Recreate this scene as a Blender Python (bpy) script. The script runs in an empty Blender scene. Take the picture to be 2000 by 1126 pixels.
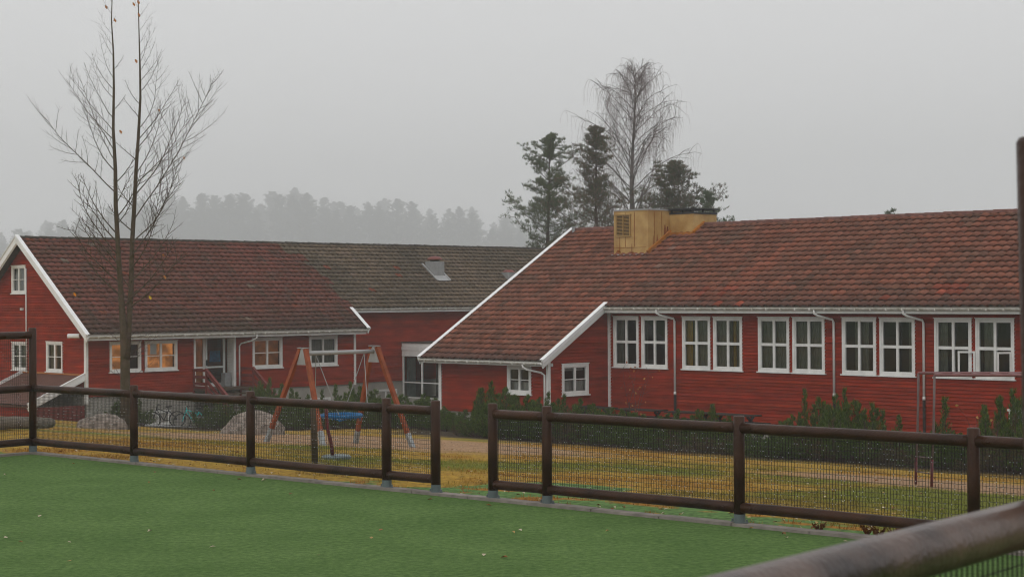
import bpy, math, random
from mathutils import Vector, Matrix, noise
random.seed(7)
R = math.radians
S = bpy.context.scene
COL = S.collection

# ------------------------------------------------------------------ camera, world, sun, exposure
CAMH = 2.52
F = 3400.0                      # focal length in pixels of a 2000 px wide frame
cam = bpy.data.objects.new('camera', bpy.data.cameras.new('camera'))
COL.objects.link(cam); S.camera = cam
cam.data.sensor_width = 36; cam.data.lens = F * 36 / 2000
cam.data.clip_start = 0.1; cam.data.clip_end = 6000
cam.location = (0, 0, CAMH)
cam.rotation_euler = (Matrix.Rotation(R(90 + 0.27), 3, 'X') @ Matrix.Rotation(R(-0.344), 3, 'Z')).to_euler()
cam.data.dof.use_dof = True
cam.data.dof.focus_distance = 34
cam.data.dof.aperture_fstop = 6.5

W = bpy.data.worlds.new('World'); S.world = W; W.use_nodes = True
nt = W.node_tree; nt.nodes.clear()
sky = nt.nodes.new('ShaderNodeTexSky'); sky.sky_type = 'NISHITA'; sky.sun_disc = False
SUN_EL, SUN_AZ = R(48), R(200)
sky.sun_elevation = SUN_EL; sky.sun_rotation = SUN_AZ; sky.dust_density = 4; sky.air_density = 1
hs = nt.nodes.new('ShaderNodeHueSaturation'); hs.inputs['Saturation'].default_value = 0.0
mx = nt.nodes.new('ShaderNodeMix'); mx.data_type = 'RGBA'; mx.inputs[0].default_value = 0.93
mx.inputs[7].default_value = (8.7, 8.72, 8.8, 1)        # the even grey of the cloud cover
bg = nt.nodes.new('ShaderNodeBackground'); bg.inputs[1].default_value = 0.1
ow = nt.nodes.new('ShaderNodeOutputWorld')
nt.links.new(sky.outputs[0], hs.inputs['Color']); nt.links.new(hs.outputs[0], mx.inputs[6])
nt.links.new(mx.outputs[2], bg.inputs[0]); nt.links.new(bg.outputs[0], ow.inputs[0])

sd = bpy.data.lights.new('sun', 'SUN'); sd.energy = 0.5; sd.angle = R(30); sd.color = (1, 0.97, 0.93)
so = bpy.data.objects.new('sun', sd); COL.objects.link(so)
dirv = Vector((math.sin(SUN_AZ) * math.cos(SUN_EL), math.cos(SUN_AZ) * math.cos(SUN_EL), math.sin(SUN_EL)))
so.rotation_euler = dirv.to_track_quat('Z', 'Y').to_euler(); so.location = (0, 0, 60)

S.view_settings.view_transform = 'Standard'; S.view_settings.look = 'None'
S.view_settings.exposure = 0.0; S.view_settings.gamma = 1.0
S.render.engine = 'CYCLES'
S.cycles.use_denoising = True; S.cycles.filter_width = 1.1; S.cycles.use_adaptive_sampling = False
S.cycles.max_bounces = 6; S.cycles.diffuse_bounces = 2; S.cycles.glossy_bounces = 2
S.cycles.transparent_max_bounces = 16; S.cycles.transmission_bounces = 2; S.cycles.volume_bounces = 4

# ------------------------------------------------------------------ materials
def mat(name, col, rough=0.7, spec=0.3, var=0.0, scale=3.0, bump=0.0, bscale=20.0, metal=0.0, attr=False,
        stretch=None, var2=None):
    m = bpy.data.materials.new(name); m.use_nodes = True
    n = m.node_tree.nodes; l = m.node_tree.links; b = n['Principled BSDF']
    b.inputs['Roughness'].default_value = rough; b.inputs['Specular IOR Level'].default_value = spec
    b.inputs['Metallic'].default_value = metal
    tc = n.new('ShaderNodeTexCoord'); mp = n.new('ShaderNodeMapping'); l.new(tc.outputs['Object'], mp.inputs[0])
    if stretch: mp.inputs['Scale'].default_value = stretch
    rgb = n.new('ShaderNodeRGB'); rgb.outputs[0].default_value = (*col, 1); out = rgb.outputs[0]
    if attr:
        a = n.new('ShaderNodeAttribute'); a.attribute_name = 'tint'
        q = n.new('ShaderNodeMix'); q.data_type = 'RGBA'; q.blend_type = 'MULTIPLY'; q.inputs[0].default_value = 1
        l.new(out, q.inputs[6]); l.new(a.outputs['Color'], q.inputs[7]); out = q.outputs[2]
    if var:
        t = n.new('ShaderNodeTexNoise'); t.inputs['Scale'].default_value = scale; t.inputs['Detail'].default_value = 6
        l.new(mp.outputs[0], t.inputs['Vector'])
        r = n.new('ShaderNodeValToRGB')
        r.color_ramp.elements[0].position = 0.3; r.color_ramp.elements[1].position = 0.7
        lo = var2 if var2 else tuple([1 - var] * 3); hi = tuple([1 + var * 0.6] * 3)
        r.color_ramp.elements[0].color = (*lo, 1); r.color_ramp.elements[1].color = (*hi, 1)
        l.new(t.outputs[0], r.inputs[0])
        q = n.new('ShaderNodeMix'); q.data_type = 'RGBA'; q.blend_type = 'MULTIPLY'; q.inputs[0].default_value = 1
        l.new(out, q.inputs[6]); l.new(r.outputs[0], q.inputs[7]); out = q.outputs[2]
    l.new(out, b.inputs['Base Color'])
    if bump:
        t = n.new('ShaderNodeTexNoise'); t.inputs['Scale'].default_value = bscale; t.inputs['Detail'].default_value = 4
        l.new(mp.outputs[0], t.inputs['Vector'])
        bp = n.new('ShaderNodeBump'); bp.inputs['Strength'].default_value = bump; bp.inputs['Distance'].default_value = 0.02
        l.new(t.outputs[0], bp.inputs['Height']); l.new(bp.outputs[0], b.inputs['Normal'])
    return m

M = {}
M['red'] = mat('red_siding', (0.30, 0.028, 0.010), 0.9, 0.05, 0.3, 1.3, 0.25, 30, attr=True, stretch=(1, 1, 3))
M['white'] = mat('white_paint', (0.80, 0.79, 0.76), 0.5, 0.4, 0.12, 2.5, 0.05, 20)
M['verge'] = mat('white_metal_trim', (0.87, 0.87, 0.87), 0.4, 0.4, 0.08, 2.0)
M['gutter'] = mat('weathered_white_gutter', (0.76, 0.75, 0.71), 0.45, 0.4, 0.25, 5.0, var2=(0.62, 0.6, 0.52))
M['tile'] = mat('clay_tile', (1.05, 0.95, 0.9), 0.65, 0.15, 0.25, 6.0, 0.4, 40, attr=True)
M['ridge'] = mat('mossy_ridge', (0.055, 0.045, 0.035), 0.8, 0.2, 0.4, 5.0, 0.5, 30)
M['soffit'] = mat('painted_soffit', (0.35, 0.31, 0.27), 0.7, 0.2, 0.1)
M['foundation'] = mat('grey_plaster', (0.36, 0.34, 0.30), 0.85, 0.2, 0.2, 1.5, 0.3, 40)
M['steel'] = mat('galvanised_steel', (0.34, 0.36, 0.37), 0.45, 0.5, 0.2, 8.0, metal=0.4)
M['wetsteel'] = mat('wet_steel', (0.12, 0.15, 0.155), 0.5, 0.4, 0.2, 8.0)
M['dullred'] = mat('dull_painted_pipe', (0.14, 0.10, 0.095), 0.6, 0.2, 0.3, 6)
M['dark_room'] = mat('dim_interior', (0.035, 0.03, 0.027), 0.9, 0.1)
M['curtain'] = mat('grey_green_curtain', (0.20, 0.21, 0.17), 0.9, 0.1, 0.2, 4)
M['curtain_yellow'] = mat('yellow_curtain', (0.42, 0.27, 0.05), 0.9, 0.1, 0.2, 4)
M['curtain_white'] = mat('white_curtain', (0.6, 0.6, 0.58), 0.9, 0.1, 0.1, 4)
M['curtain_teal'] = mat('pale_teal_curtain', (0.27, 0.34, 0.33), 0.9, 0.1, 0.15, 4)
M['log'] = mat('brown_stained_log', (0.045, 0.017, 0.008), 0.40, 0.22, 0.55, 3.0, 0.35, 40, stretch=(1, 1, 1))
M['logworn'] = mat('worn_wet_log', (0.105, 0.062, 0.046), 0.32, 0.6, 0.6, 5.0, 0.3, 60, var2=(0.16, 0.10, 0.09))
M['wire'] = mat('black_wire', (0.02, 0.016, 0.014), 0.5, 0.3)
M['orangewood'] = mat('orange_stained_wood', (0.27, 0.062, 0.02), 0.5, 0.25, 0.3, 6.0, 0.2, 30)
M['redwood'] = mat('dark_red_rail', (0.15, 0.02, 0.016), 0.6, 0.3, 0.25, 5)
M['grey'] = mat('grey_metal', (0.33, 0.33, 0.33), 0.4, 0.5, 0.15, 4)
M['blue'] = mat('blue_rope', (0.01, 0.13, 0.32), 0.6, 0.3, 0.35, 30)
M['black'] = mat('black_rubber', (0.015, 0.015, 0.016), 0.5, 0.4)
M['teal'] = mat('teal_frame', (0.04, 0.60, 0.58), 0.35, 0.5)
M['bark'] = mat('grey_brown_bark', (0.085, 0.060, 0.045), 0.9, 0.1, 0.45, 6, 0.5, 40, var2=(0.6, 0.7, 0.42))
M['twig'] = mat('reddish_twig', (0.075, 0.045, 0.042), 0.8, 0.1)
M['pinebark'] = mat('pine_bark', (0.075, 0.045, 0.035), 0.9, 0.1, 0.4, 3, 0.5, 20)
M['birchbark'] = mat('birch_bark', (0.13, 0.11, 0.10), 0.8, 0.1, 0.5, 3)
M['birchtwig'] = mat('birch_twig', (0.20, 0.15, 0.145), 0.8, 0.1)
M['needle'] = mat('pine_needles', (1, 1, 1), 0.7, 0.15, attr=True)
M['rock'] = mat('lichened_granite', (0.27, 0.225, 0.195), 0.9, 0.1, 0.6, 7, 0.9, 14, var2=(.38, .36, .34))
M['leaf'] = mat('autumn_leaf', (1, 1, 1), 0.7, 0.2, attr=True)
M['deadlog'] = mat('bleached_log', (0.20, 0.17, 0.14), 0.9, 0.1, 0.3, 5, 0.5, 30)
M['ochre'] = mat('ochre_sheet_metal', (0.50, 0.325, 0.12), 0.5, 0.35, 0.22, 1.6, 0.05, 8, var2=(0.75, 0.62, 0.45))
M['rust'] = mat('rusty_streak', (0.26, 0.075, 0.012), 0.7, 0.2, 0.3, 5)
M['rusty'] = mat('rusty_flashing', (0.42, 0.15, 0.02), 0.6, 0.3, 0.3, 3)
M['louvre'] = mat('ochre_louvre', (0.36, 0.22, 0.075), 0.6, 0.3)
M['kerb'] = mat('grey_edging_stone', (0.26, 0.225, 0.20), 0.85, 0.2, 0.3, 5, 0.4, 40)
M['table'] = mat('dark_table_wood', (0.03, 0.02, 0.017), 0.7, 0.2, 0.2, 5)
M['copper'] = mat('orange_flashing', (0.45, 0.16, 0.04), 0.6, 0.3, 0.2, 3)
M['redpaint'] = mat('red_painted_steel', (0.12, 0.012, 0.018), 0.4, 0.4, 0.3, 8)
M['pinksteel'] = mat('faded_red_steel', (0.20, 0.08, 0.08), 0.45, 0.4, 0.3, 6)
M['poster'] = mat('blue_poster', (0.03, 0.16, 0.33), 0.7, 0.2, 0.5, 8)
M['paper'] = mat('white_paper', (0.75, 0.75, 0.75), 0.8, 0.2)
M['weed'] = mat('dry_weed', (0.20, 0.07, 0.02), 0.8, 0.1, 0.3, 10)
M['drop'] = mat('water_drop', (0.75, 0.78, 0.8), 0.08, 0.8)

def emis(name, col, st, scale):
    m = bpy.data.materials.new(name); m.use_nodes = True
    n = m.node_tree.nodes; l = m.node_tree.links; b = n['Principled BSDF']
    t = n.new('ShaderNodeTexNoise'); t.inputs['Scale'].default_value = scale
    tc = n.new('ShaderNodeTexCoord'); l.new(tc.outputs['Object'], t.inputs['Vector'])
    r = n.new('ShaderNodeValToRGB'); r.color_ramp.elements[0].position = 0.42; r.color_ramp.elements[1].position = 0.6
    r.color_ramp.elements[0].color = (*[c * 0.3 for c in col], 1); r.color_ramp.elements[1].color = (*col, 1)
    l.new(t.outputs[0], r.inputs[0]); l.new(r.outputs[0], b.inputs['Emission Color'])
    b.inputs['Emission Strength'].default_value = st; b.inputs['Base Color'].default_value = (0.2, 0.1, 0.04, 1)
    return m
M['lit_room'] = emis('lamp_lit_room', (0.55, 0.20, 0.05), 0.8, 2.6)
M['dim_lit_room'] = emis('dimly_lit_room', (0.30, 0.09, 0.025), 0.3, 4.0)

def glass():
    m = bpy.data.materials.new('window_glass'); m.use_nodes = True
    n = m.node_tree.nodes; l = m.node_tree.links
    for x in list(n):
        if x.type != 'OUTPUT_MATERIAL': n.remove(x)
    out = [x for x in n if x.type == 'OUTPUT_MATERIAL'][0]
    tr = n.new('ShaderNodeBsdfTransparent'); tr.inputs[0].default_value = (0.8, 0.82, 0.8, 1)
    gl = n.new('ShaderNodeBsdfGlossy'); gl.inputs['Roughness'].default_value = 0.03
    fr = n.new('ShaderNodeFresnel'); fr.inputs[0].default_value = 1.5
    mixs = n.new('ShaderNodeMixShader')
    l.new(fr.outputs[0], mixs.inputs[0]); l.new(tr.outputs[0], mixs.inputs[1]); l.new(gl.outputs[0], mixs.inputs[2])
    l.new(mixs.outputs[0], out.inputs['Surface'])
    return m
M['glass'] = glass()

# ------------------------------------------------------------------ object helpers
class MB:
    def __init__(s): s.v = []; s.f = []; s.c = []; s.cur = None
    def face(s, pts, col=None):
        i = len(s.v); s.v.extend([tuple(p) for p in pts]); s.f.append(tuple(range(i, i + len(pts))))
        s.c.append(col if col else s.cur)
    def box(s, lo, hi, col=None):
        x0, y0, z0 = lo; x1, y1, z1 = hi; i = len(s.v)
        s.v += [(x0,y0,z0),(x1,y0,z0),(x1,y1,z0),(x0,y1,z0),(x0,y0,z1),(x1,y0,z1),(x1,y1,z1),(x0,y1,z1)]
        for q in ((0,3,2,1),(4,5,6,7),(0,1,5,4),(1,2,6,5),(2,3,7,6),(3,0,4,7)):
            s.f.append(tuple(i + k for k in q)); s.c.append(col if col else s.cur)
    def bar(s, a, b, w, h, up=(0,0,1)):
        a = Vector(a); b = Vector(b); d = (b - a).normalized(); up = Vector(up)
        sx = d.cross(up)
        if sx.length < 1e-4: sx = d.cross(Vector((1,0,0)))
        sx.normalize(); uz = sx.cross(d).normalized(); i = len(s.v)
        for p in (a, b):
            for (m, k) in ((-1,-1),(1,-1),(1,1),(-1,1)):
                s.v.append(tuple(p + sx * (m * w / 2) + uz * (k * h / 2)))
        for q in ((0,1,2,3),(7,6,5,4),(0,4,5,1),(1,5,6,2),(2,6,7,3),(3,7,4,0)):
            s.f.append(tuple(i + k for k in q)); s.c.append(s.cur)
    def tube(s, pts, rad, n=6, cap=True):
        pts = [Vector(p) for p in pts]
        if not hasattr(rad, '__len__'): rad = [rad] * len(pts)
        base = len(s.v); m = len(pts)
        t0 = (pts[1] - pts[0]).normalized()
        ref = Vector((0,0,1)) if abs(t0.z) < 0.9 else Vector((1,0,0))
        sx = t0.cross(ref).normalized()
        for i, p in enumerate(pts):
            t = (pts[min(i+1, m-1)] - pts[max(i-1, 0)]).normalized()
            sx = (sx - t * sx.dot(t))
            sx = sx.normalized() if sx.length > 1e-6 else t.orthogonal().normalized()
            sy = t.cross(sx)
            for k in range(n):
                a = 2 * math.pi * k / n
                s.v.append(tuple(p + (sx * math.cos(a) + sy * math.sin(a)) * rad[i]))
        for i in range(m - 1):
            for k in range(n):
                a = base + i * n + k; b = base + i * n + (k + 1) % n
                s.f.append((a, b, b + n, a + n)); s.c.append(s.cur)
        if cap:
            s.f.append(tuple(base + k for k in reversed(range(n)))); s.c.append(s.cur)
            s.f.append(tuple(base + (m-1) * n + k for k in range(n))); s.c.append(s.cur)
    def build(s, name, m, parent=None, smooth=False, loc=(0,0,0)):
        me = bpy.data.meshes.new(name)
        me.from_pydata([(x - loc[0], y - loc[1], z - loc[2]) for x, y, z in s.v] if any(loc) else s.v, [], s.f)
        me.materials.append(m if not isinstance(m, str) else M[m])
        if any(c is not None for c in s.c):
            at = me.color_attributes.new('tint', 'FLOAT_COLOR', 'CORNER'); data = []
            for f, c in zip(s.f, s.c):
                c = c or (1, 1, 1)
                data.extend((c[0], c[1], c[2], 1.0) * len(f))
            at.data.foreach_set('color', data)
        elif m == 'red' or m is M['red']:
            at = me.color_attributes.new('tint', 'FLOAT_COLOR', 'CORNER')
            at.data.foreach_set('color', [1.0] * (4 * len(me.loops)))
        if smooth: me.polygons.foreach_set('use_smooth', [True] * len(me.polygons))
        me.update()
        o = bpy.data.objects.new(name, me); COL.objects.link(o); o.location = loc
        if parent: o.parent = parent
        return o

def tag(o, label=None, cat=None, group=None, kind=None):
    if label: o['label'] = label
    if cat: o['category'] = cat
    if group: o['group'] = group
    if kind: o['kind'] = kind
    return o
def thing(name, loc, rz, label, cat, group=None):
    o = bpy.data.objects.new(name, None); COL.objects.link(o); o.location = loc; o.rotation_euler = (0, 0, rz)
    o.empty_display_size = 0.3
    return tag(o, label, cat, group)
def copy_tree(o, parent=None):
    c = o.copy(); COL.objects.link(c)
    if parent: c.parent = parent
    for ch in [x for x in bpy.data.objects if x.parent == o]: copy_tree(ch, c)
    return c

# ------------------------------------------------------------------ terrain
FA = Vector((-7.86, 28.52)); FU = Vector((0.738, -0.674)).normalized(); FN = Vector((0.674, 0.738)).normalized()
def sst(a, b, x):
    t = max(0, min(1, (x - a) / (b - a))); return t * t * (3 - 2 * t)
def terrain(x, y):
    s = (Vector((x, y)) - FA).dot(FN)
    z = -0.05
    if s > 2.2: z = -0.05 - 0.0795 * (min(s, 35) - 2.2)
    z -= 0.8 * max(0, min(1, (s - 4) / 26)) * sst(2, 13, -x)
    z += 0.03 * noise.noise(Vector((x * 0.35, y * 0.35, 3))) * sst(0.3, 3, s)
    d = math.hypot(x, y)
    z += 51 * sst(500, 1700, y)
    # pitch side stays level, dug out behind the near fence line is left flat too
    return z
def ray(px, py):
    hy = 579 - 0.006 * (px - 1000)
    return Vector(((px - 1000) / F, 1.0, -(py - hy) / F))
def on_ground(px, py):
    r = ray(px, py); t = 5.0
    while t < 400:
        if CAMH + r.z * t < terrain(r.x * t, t): break
        t += 0.1
    return Vector((r.x * t, t, terrain(r.x * t, t)))
def on_line(px, s):          # ground point seen in column px on the line s metres beyond the fence
    k = (px - 1000) / F
    Y = (s + FA.dot(FN)) / (k * FN.x + FN.y)
    return Vector((k * Y, Y, terrain(k * Y, Y)))

def ground_material():
    m = bpy.data.materials.new('autumn_lawn'); m.use_nodes = True
    n = m.node_tree.nodes; l = m.node_tree.links; b = n['Principled BSDF']
    b.inputs['Roughness'].default_value = 0.95; b.inputs['Specular IOR Level'].default_value = 0.1
    tc = n.new('ShaderNodeTexCoord'); a = n.new('ShaderNodeAttribute'); a.attribute_name = 'tint'
    t = n.new('ShaderNodeTexNoise'); t.inputs['Scale'].default_value = 14; t.inputs['Detail'].default_value = 8
    l.new(tc.outputs['Object'], t.inputs['Vector'])
    r = n.new('ShaderNodeValToRGB'); r.color_ramp.elements[0].position = 0.3; r.color_ramp.elements[1].position = 0.7
    r.color_ramp.elements[0].color = (0.5, 0.5, 0.45, 1); r.color_ramp.elements[1].color = (1.4, 1.35, 1.3, 1)
    l.new(t.outputs[0], r.inputs[0])
    q = n.new('ShaderNodeMix'); q.data_type = 'RGBA'; q.blend_type = 'MULTIPLY'; q.inputs[0].default_value = 1
    l.new(a.outputs['Color'], q.inputs[6]); l.new(r.outputs[0], q.inputs[7]); l.new(q.outputs[2], b.inputs['Base Color'])
    bp = n.new('ShaderNodeBump'); bp.inputs['Strength'].default_value = 0.6; bp.inputs['Distance'].default_value = 0.03
    l.new(t.outputs[0], bp.inputs['Height']); l.new(bp.outputs[0], b.inputs['Normal'])
    return m
SW = on_ground(668, 858)          # middle of the swing's sand
SR = on_ground(1960, 952)
YEL = Vector((0.33, 0.205, 0.032)); GRN = Vector((0.125, 0.16, 0.026)); SAND = Vector((0.34, 0.215, 0.13))
MUD = Vector((0.045, 0.032, 0.02)); TURFC = Vector((0.105, 0.195, 0.06)); RUS = Vector((0.27, 0.085, 0.02))
def ground_colour(x, y):
    s = (Vector((x, y)) - FA).dot(FN); u = (Vector((x, y)) - FA).dot(FU)
    n1 = noise.noise(Vector((x * 0.22, y * 0.22, 1))); n2 = noise.noise(Vector((x * 0.9, y * 0.9, 5)))
    n3 = noise.noise(Vector((x * 2.6, y * 2.6, 9)))
    g = sst(-0.15, 0.45, n1 + 0.5 * n2 + 0.25 * n3 + (0.38 if u > 11 else -0.05))
    c = YEL.lerp(GRN, g * 0.85)
    c = c.lerp(RUS, 0.3 * sst(0.1, 0.5, n2 + n3 * 0.5 - n1))
    su = (SW.xy - FA).dot(FU); ss = (SW.xy - FA).dot(FN)
    d = math.hypot((u - su) / 7.6, (s - ss) / 5.0) + 0.13 * n2 + 0.1 * n3
    c = c.lerp(SAND * (1 + 0.25 * n3), 1 - sst(0.75, 1.05, d))
    ru = (SR.xy - FA).dot(FU); rs = (SR.xy - FA).dot(FN)
    d = math.hypot((u - ru) / 5.2, (s - rs) / 2.6) + 0.15 * n2 + 0.1 * n3
    c = c.lerp(SAND * (0.95 + 0.2 * n3), 1 - sst(0.7, 1.05, d))
    e = sst(17.5, 19.5, s + n2) * (1 if x > -3.5 else sst(24, 27, s))
    c = c.lerp(MUD, e)
    # green turf strip that runs on beyond the kerb
    wmax = 0.1 + 0.7 * sst(4.5, 7.5, u) + 0.9 * sst(8.0, 9.2, u) * (1 - sst(11.0, 16, u)) + 1.1 * (1 - sst(0.5, 1.3, abs(u - 9.75)))
    wmax += 0.25 * n3 + 0.2 * n2
    n4 = noise.noise(Vector((u * 0.9, s * 4.0, 21))) + 0.5 * n3
    if s < wmax and not (n4 > 0.24 and 0.25 < s < 1.3): c = TURFC.copy()
    elif s < wmax: c = YEL.lerp(RUS, 0.5)
    if y > 130: c = Vector((0.05, 0.06, 0.035))
    return c
def build_ground():
    def axis(vals):
        out = []
        for a, b, st in vals:
            k = max(1, int(round((b - a) / st)))
            out += [a + (b - a) * i / k for i in range(k)]
        return out + [vals[-1][1]]
    us = axis([(-1600,-160,90),(-160,-30,10),(-30,-6,1.0),(-6,30,0.14),(30,60,2),(60,1600,90)])
    ss = axis([(-300,-60,40),(-60,-0.6,6),(-0.6,3.0,0.09),(3.0,20,0.16),(20,46,0.8),(46,130,7),(130,1700,45)])
    mb = MB(); idx = []; cols = []
    for s in ss:
        for u in us:
            p = FA + FU * u + FN * s
            mb.v.append((p.x, p.y, terrain(p.x, p.y))); cols.append(ground_colour(p.x, p.y))
    nu = len(us)
    for j in range(len(ss) - 1):
        for i in range(nu - 1):
            mb.f.append((j*nu+i, j*nu+i+1, (j+1)*nu+i+1, (j+1)*nu+i)); mb.c.append(None)
    me = bpy.data.meshes.new('ground'); me.from_pydata(mb.v, [], mb.f); me.materials.append(ground_material())
    at = me.color_attributes.new('tint', 'FLOAT_COLOR', 'POINT')
    d = []
    for c in cols: d.extend((max(0, c[0]), max(0, c[1]), max(0, c[2]), 1))
    at.data.foreach_set('color', d); me.polygons.foreach_set('use_smooth', [True] * len(me.polygons)); me.update()
    o = bpy.data.objects.new('ground', me); COL.objects.link(o); tag(o, kind='structure')
build_ground()

# pitch of artificial turf
M['turf'] = mat('artificial_turf', (0.118, 0.205, 0.064), 0.9, 0.05, 0.16, 0.9, 0.9, 120, var2=(0.8, 0.86, 0.8))
def add_speckle(m):
    n = m.node_tree.nodes; l = m.node_tree.links; b = n['Principled BSDF']
    src = b.inputs['Base Color'].links[0].from_socket
    tc = n.new('ShaderNodeTexCoord'); t = n.new('ShaderNodeTexNoise'); t.inputs['Scale'].default_value = 13
    t.inputs['Detail'].default_value = 8; t.inputs['Roughness'].default_value = 0.8
    l.new(tc.outputs['Object'], t.inputs['Vector']); r = n.new('ShaderNodeValToRGB')
    r.color_ramp.elements[0].position = 0.38; r.color_ramp.elements[1].position = 0.66
    r.color_ramp.elements[0].color = (0.6, 0.66, 0.6, 1); r.color_ramp.elements[1].color = (1.5, 1.32, 1.3, 1)
    l.new(t.outputs[0], r.inputs[0]); q = n.new('ShaderNodeMix'); q.data_type = 'RGBA'; q.blend_type = 'MULTIPLY'
    q.inputs[0].default_value = 1; l.new(src, q.inputs[6]); l.new(r.outputs[0], q.inputs[7]); l.new(q.outputs[2], b.inputs['Base Color'])
add_speckle(M['turf'])
ND = Vector((0.625, 0.78)).normalized()                 # direction of the pitch's short sides
NP = Vector((1.0, 4.08))                                # a point of the near short side
CR = Vector((8.56, 13.5))                               # right far corner of the pitch
pm = MB()
c0 = FA - ND * 30; c3 = NP - ND * 25
c1 = FA; c2 = CR
N = 24
for i in range(N):
    for j in range(N):
        def P(a, b):
            p = c0.lerp(c3, a / N).lerp(c1.lerp(c2, a / N), b / N); return (p.x, p.y, 0.0)
        pm.face([P(i, j), P(i+1, j), P(i+1, j+1), P(i, j+1)])
o = pm.build('pitch', 'turf'); tag(o, kind='structure')
kb = MB()
kb.cur = None
def kerb_run(a, b, off):
    d = (b - a).normalized(); nn = Vector((-d.y, d.x)); L = (b - a).length; k = 0.0
    while k < L:
        e = min(L, k + 1.0)
        p = a + d * (k + 0.006); q = a + d * (e - 0.006); h = 0.035 + random.uniform(-.004, .004)
        w = 0.08
        m1 = (p + q) / 2 + nn * off
        kb.bar((p.x + nn.x*off, p.y + nn.y*off, h - 0.05), (q.x + nn.x*off, q.y + nn.y*off, h - 0.05 + random.uniform(-.004,.004)), w*2, 0.1)
        k = e
kerb_run(FA - FU * 0.05, CR, 0.0)
kerb_run(FA - ND * 30, FA - ND * 0.1, 0.0)
kerb_run(NP - ND * 22, CR - ND * 0.1, 0.0)
o = kb.build('kerb', 'kerb'); tag(o, kind='structure')

# ------------------------------------------------------------------ fences of logs and welded mesh
def post(parent, p, h, lean=(0, 0), r=0.062):
    mb = MB(); n = 14
    z0 = 0.10
    top = Vector((p.x + lean[0], p.y + lean[1], h))
    mb.tube([(p.x, p.y, z0), (p.x + lean[0]*.5, p.y+lean[1]*.5, h * .55), (top.x, top.y, h - 0.012), (top.x, top.y, h)],
            [r, r * 1.01, r, r * 0.88], n)
    o = mb.build('post', 'log', parent, True, (p.x, p.y, 0))
    mb = MB()
    mb.tube([(p.x, p.y, 0.03), (p.x, p.y, 0.13)], r + 0.002, n)
    mb.bar((p.x - FU.x*.11, p.y - FU.y*.11, 0.045), (p.x + FU.x*.11, p.y + FU.y*.11, 0.04), 0.035, 0.006)
    for s in (-1, 1):
        q = p + FU * (0.095 * s)
        mb.tube([(q.x, q.y, 0.045), (q.x, q.y, 0.075)], 0.013, 6)
    b = mb.build('post_foot', 'wetsteel', o); b.matrix_parent_inverse = Matrix.Translation((-p.x, -p.y, 0))
    mb = MB()
    return o
def rail(parent, a, b, z, r=0.059, m='log', z2=None):
    mb = MB(); k = 10; d = b - a; pts = []; rr = []
    sd = random.random() * 50
    for i in range(k + 1):
        t = i / k
        pts.append((a.x + d.x * t, a.y + d.y * t, z + ((z2 if z2 is not None else z) - z) * t + 0.006 * noise.noise(Vector((sd, t * 2, 0)))))
        rr.append(r * (1 + 0.05 * noise.noise(Vector((sd + 9, t * 3, 0)))))
    mb.tube(pts, rr, 16)
    for t in (0.05, 0.95):
        p = Vector(pts[0]).lerp(Vector(pts[-1]), t)
        nn = Vector((FN.x, FN.y, 0)); c = p - nn * (r - 0.004)
        mb.tube([c, c - nn * 0.012], 0.011, 6)
    return mb.build('rail', m, parent, True)
def mesh_panel(parent, a, b, z0, z1, off, st=0.036, sz=0.05, wr=0.0032, drops=0.0, flip=1):
    mb = MB(); d = (b - a); L = d.length; d.normalize(); nn = Vector((-d.y, d.x)) * flip
    k = int(L / st)
    for i in range(1, k):
        p = a + d * (i * L / k) + nn * off
        mb.tube([(p.x, p.y, z0), (p.x, p.y, z1)], wr, 3, False)
    kz = int((z1 - z0) / sz)
    q = a + nn * off; w = b + nn * off
    for j in range(kz + 1):
        z = z0 + (z1 - z0) * j / kz
        mb.tube([(q.x, q.y, z), (w.x, w.y, z)], wr * 0.85, 3, False)
    o = mb.build('wire_mesh', 'wire', parent)
    if drops:
        md = MB()
        for i in range(1, k):
            for j in range(1, kz):
                z = z0 + (z1 - z0) * j / kz
                if random.random() < drops:
                    p = a + d * (i * L / k) + nn * (off)
                    c = Vector((p.x, p.y, z - 0.005)); r = random.uniform(0.0042, 0.0064)
                    vs = [c + Vector(e) * r for e in ((1,0,0),(0,1,0),(-1,0,0),(0,-1,0),(0,0,1),(0,0,-1.2))]
                    i0 = len(md.v); md.v += [tuple(x) for x in vs]
                    for f in ((0,1,4),(1,2,4),(2,3,4),(3,0,4),(1,0,5),(2,1,5),(3,2,5),(0,3,5)):
                        md.f.append(tuple(i0 + e for e in f)); md.c.append(None)
        dd = md.build('water_drops', 'drop', o, True); dd['kind'] = 'stuff'
    return o
RT, RLow = 1.07, 0.20
pb = [FA + FU * (2.8 * i) for i in range(0, 10)]
g1 = Vector((-0.98, 22.25)); g2 = Vector((-0.23, 21.59))
def snap(v): return FA + FU * (v - FA).dot(FU)
g1 = snap(g1); g2 = snap(g2)
fence_l = thing('log_fence', (FA.x, FA.y, 0), 0, 'low brown log fence with wire mesh left of the gap, before the swings', 'fence', 'log fences round the green pitch')
fence_r = thing('log_fence', (g2.x, g2.y, 0), 0, 'low brown log fence with wire mesh right of the gap, before the long wall', 'fence', 'log fences round the green pitch')
def reparent(o, root):
    o.parent = root; o.matrix_parent_inverse = Matrix.Translation(-root.location)
def run(root, pts, heights, first=True):
    for p, h in zip(pts, heights):
        if h: reparent(post(None, p, h), root)
    for a, b in zip(pts[:-1], pts[1:]):
        d = (b - a).normalized()
        for z in (RT, RLow): reparent(rail(None, a + d * .045, b - d * .045, z), root)
        reparent(mesh_panel(None, a + d * .06, b - d * .06, RLow + .03, RT - .03, 0.0, drops=0.26), root)
run(fence_l, [pb[0], pb[1], pb[2], pb[3], g1], [2.06, 1.2, 1.2, 1.2, 1.2])
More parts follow.
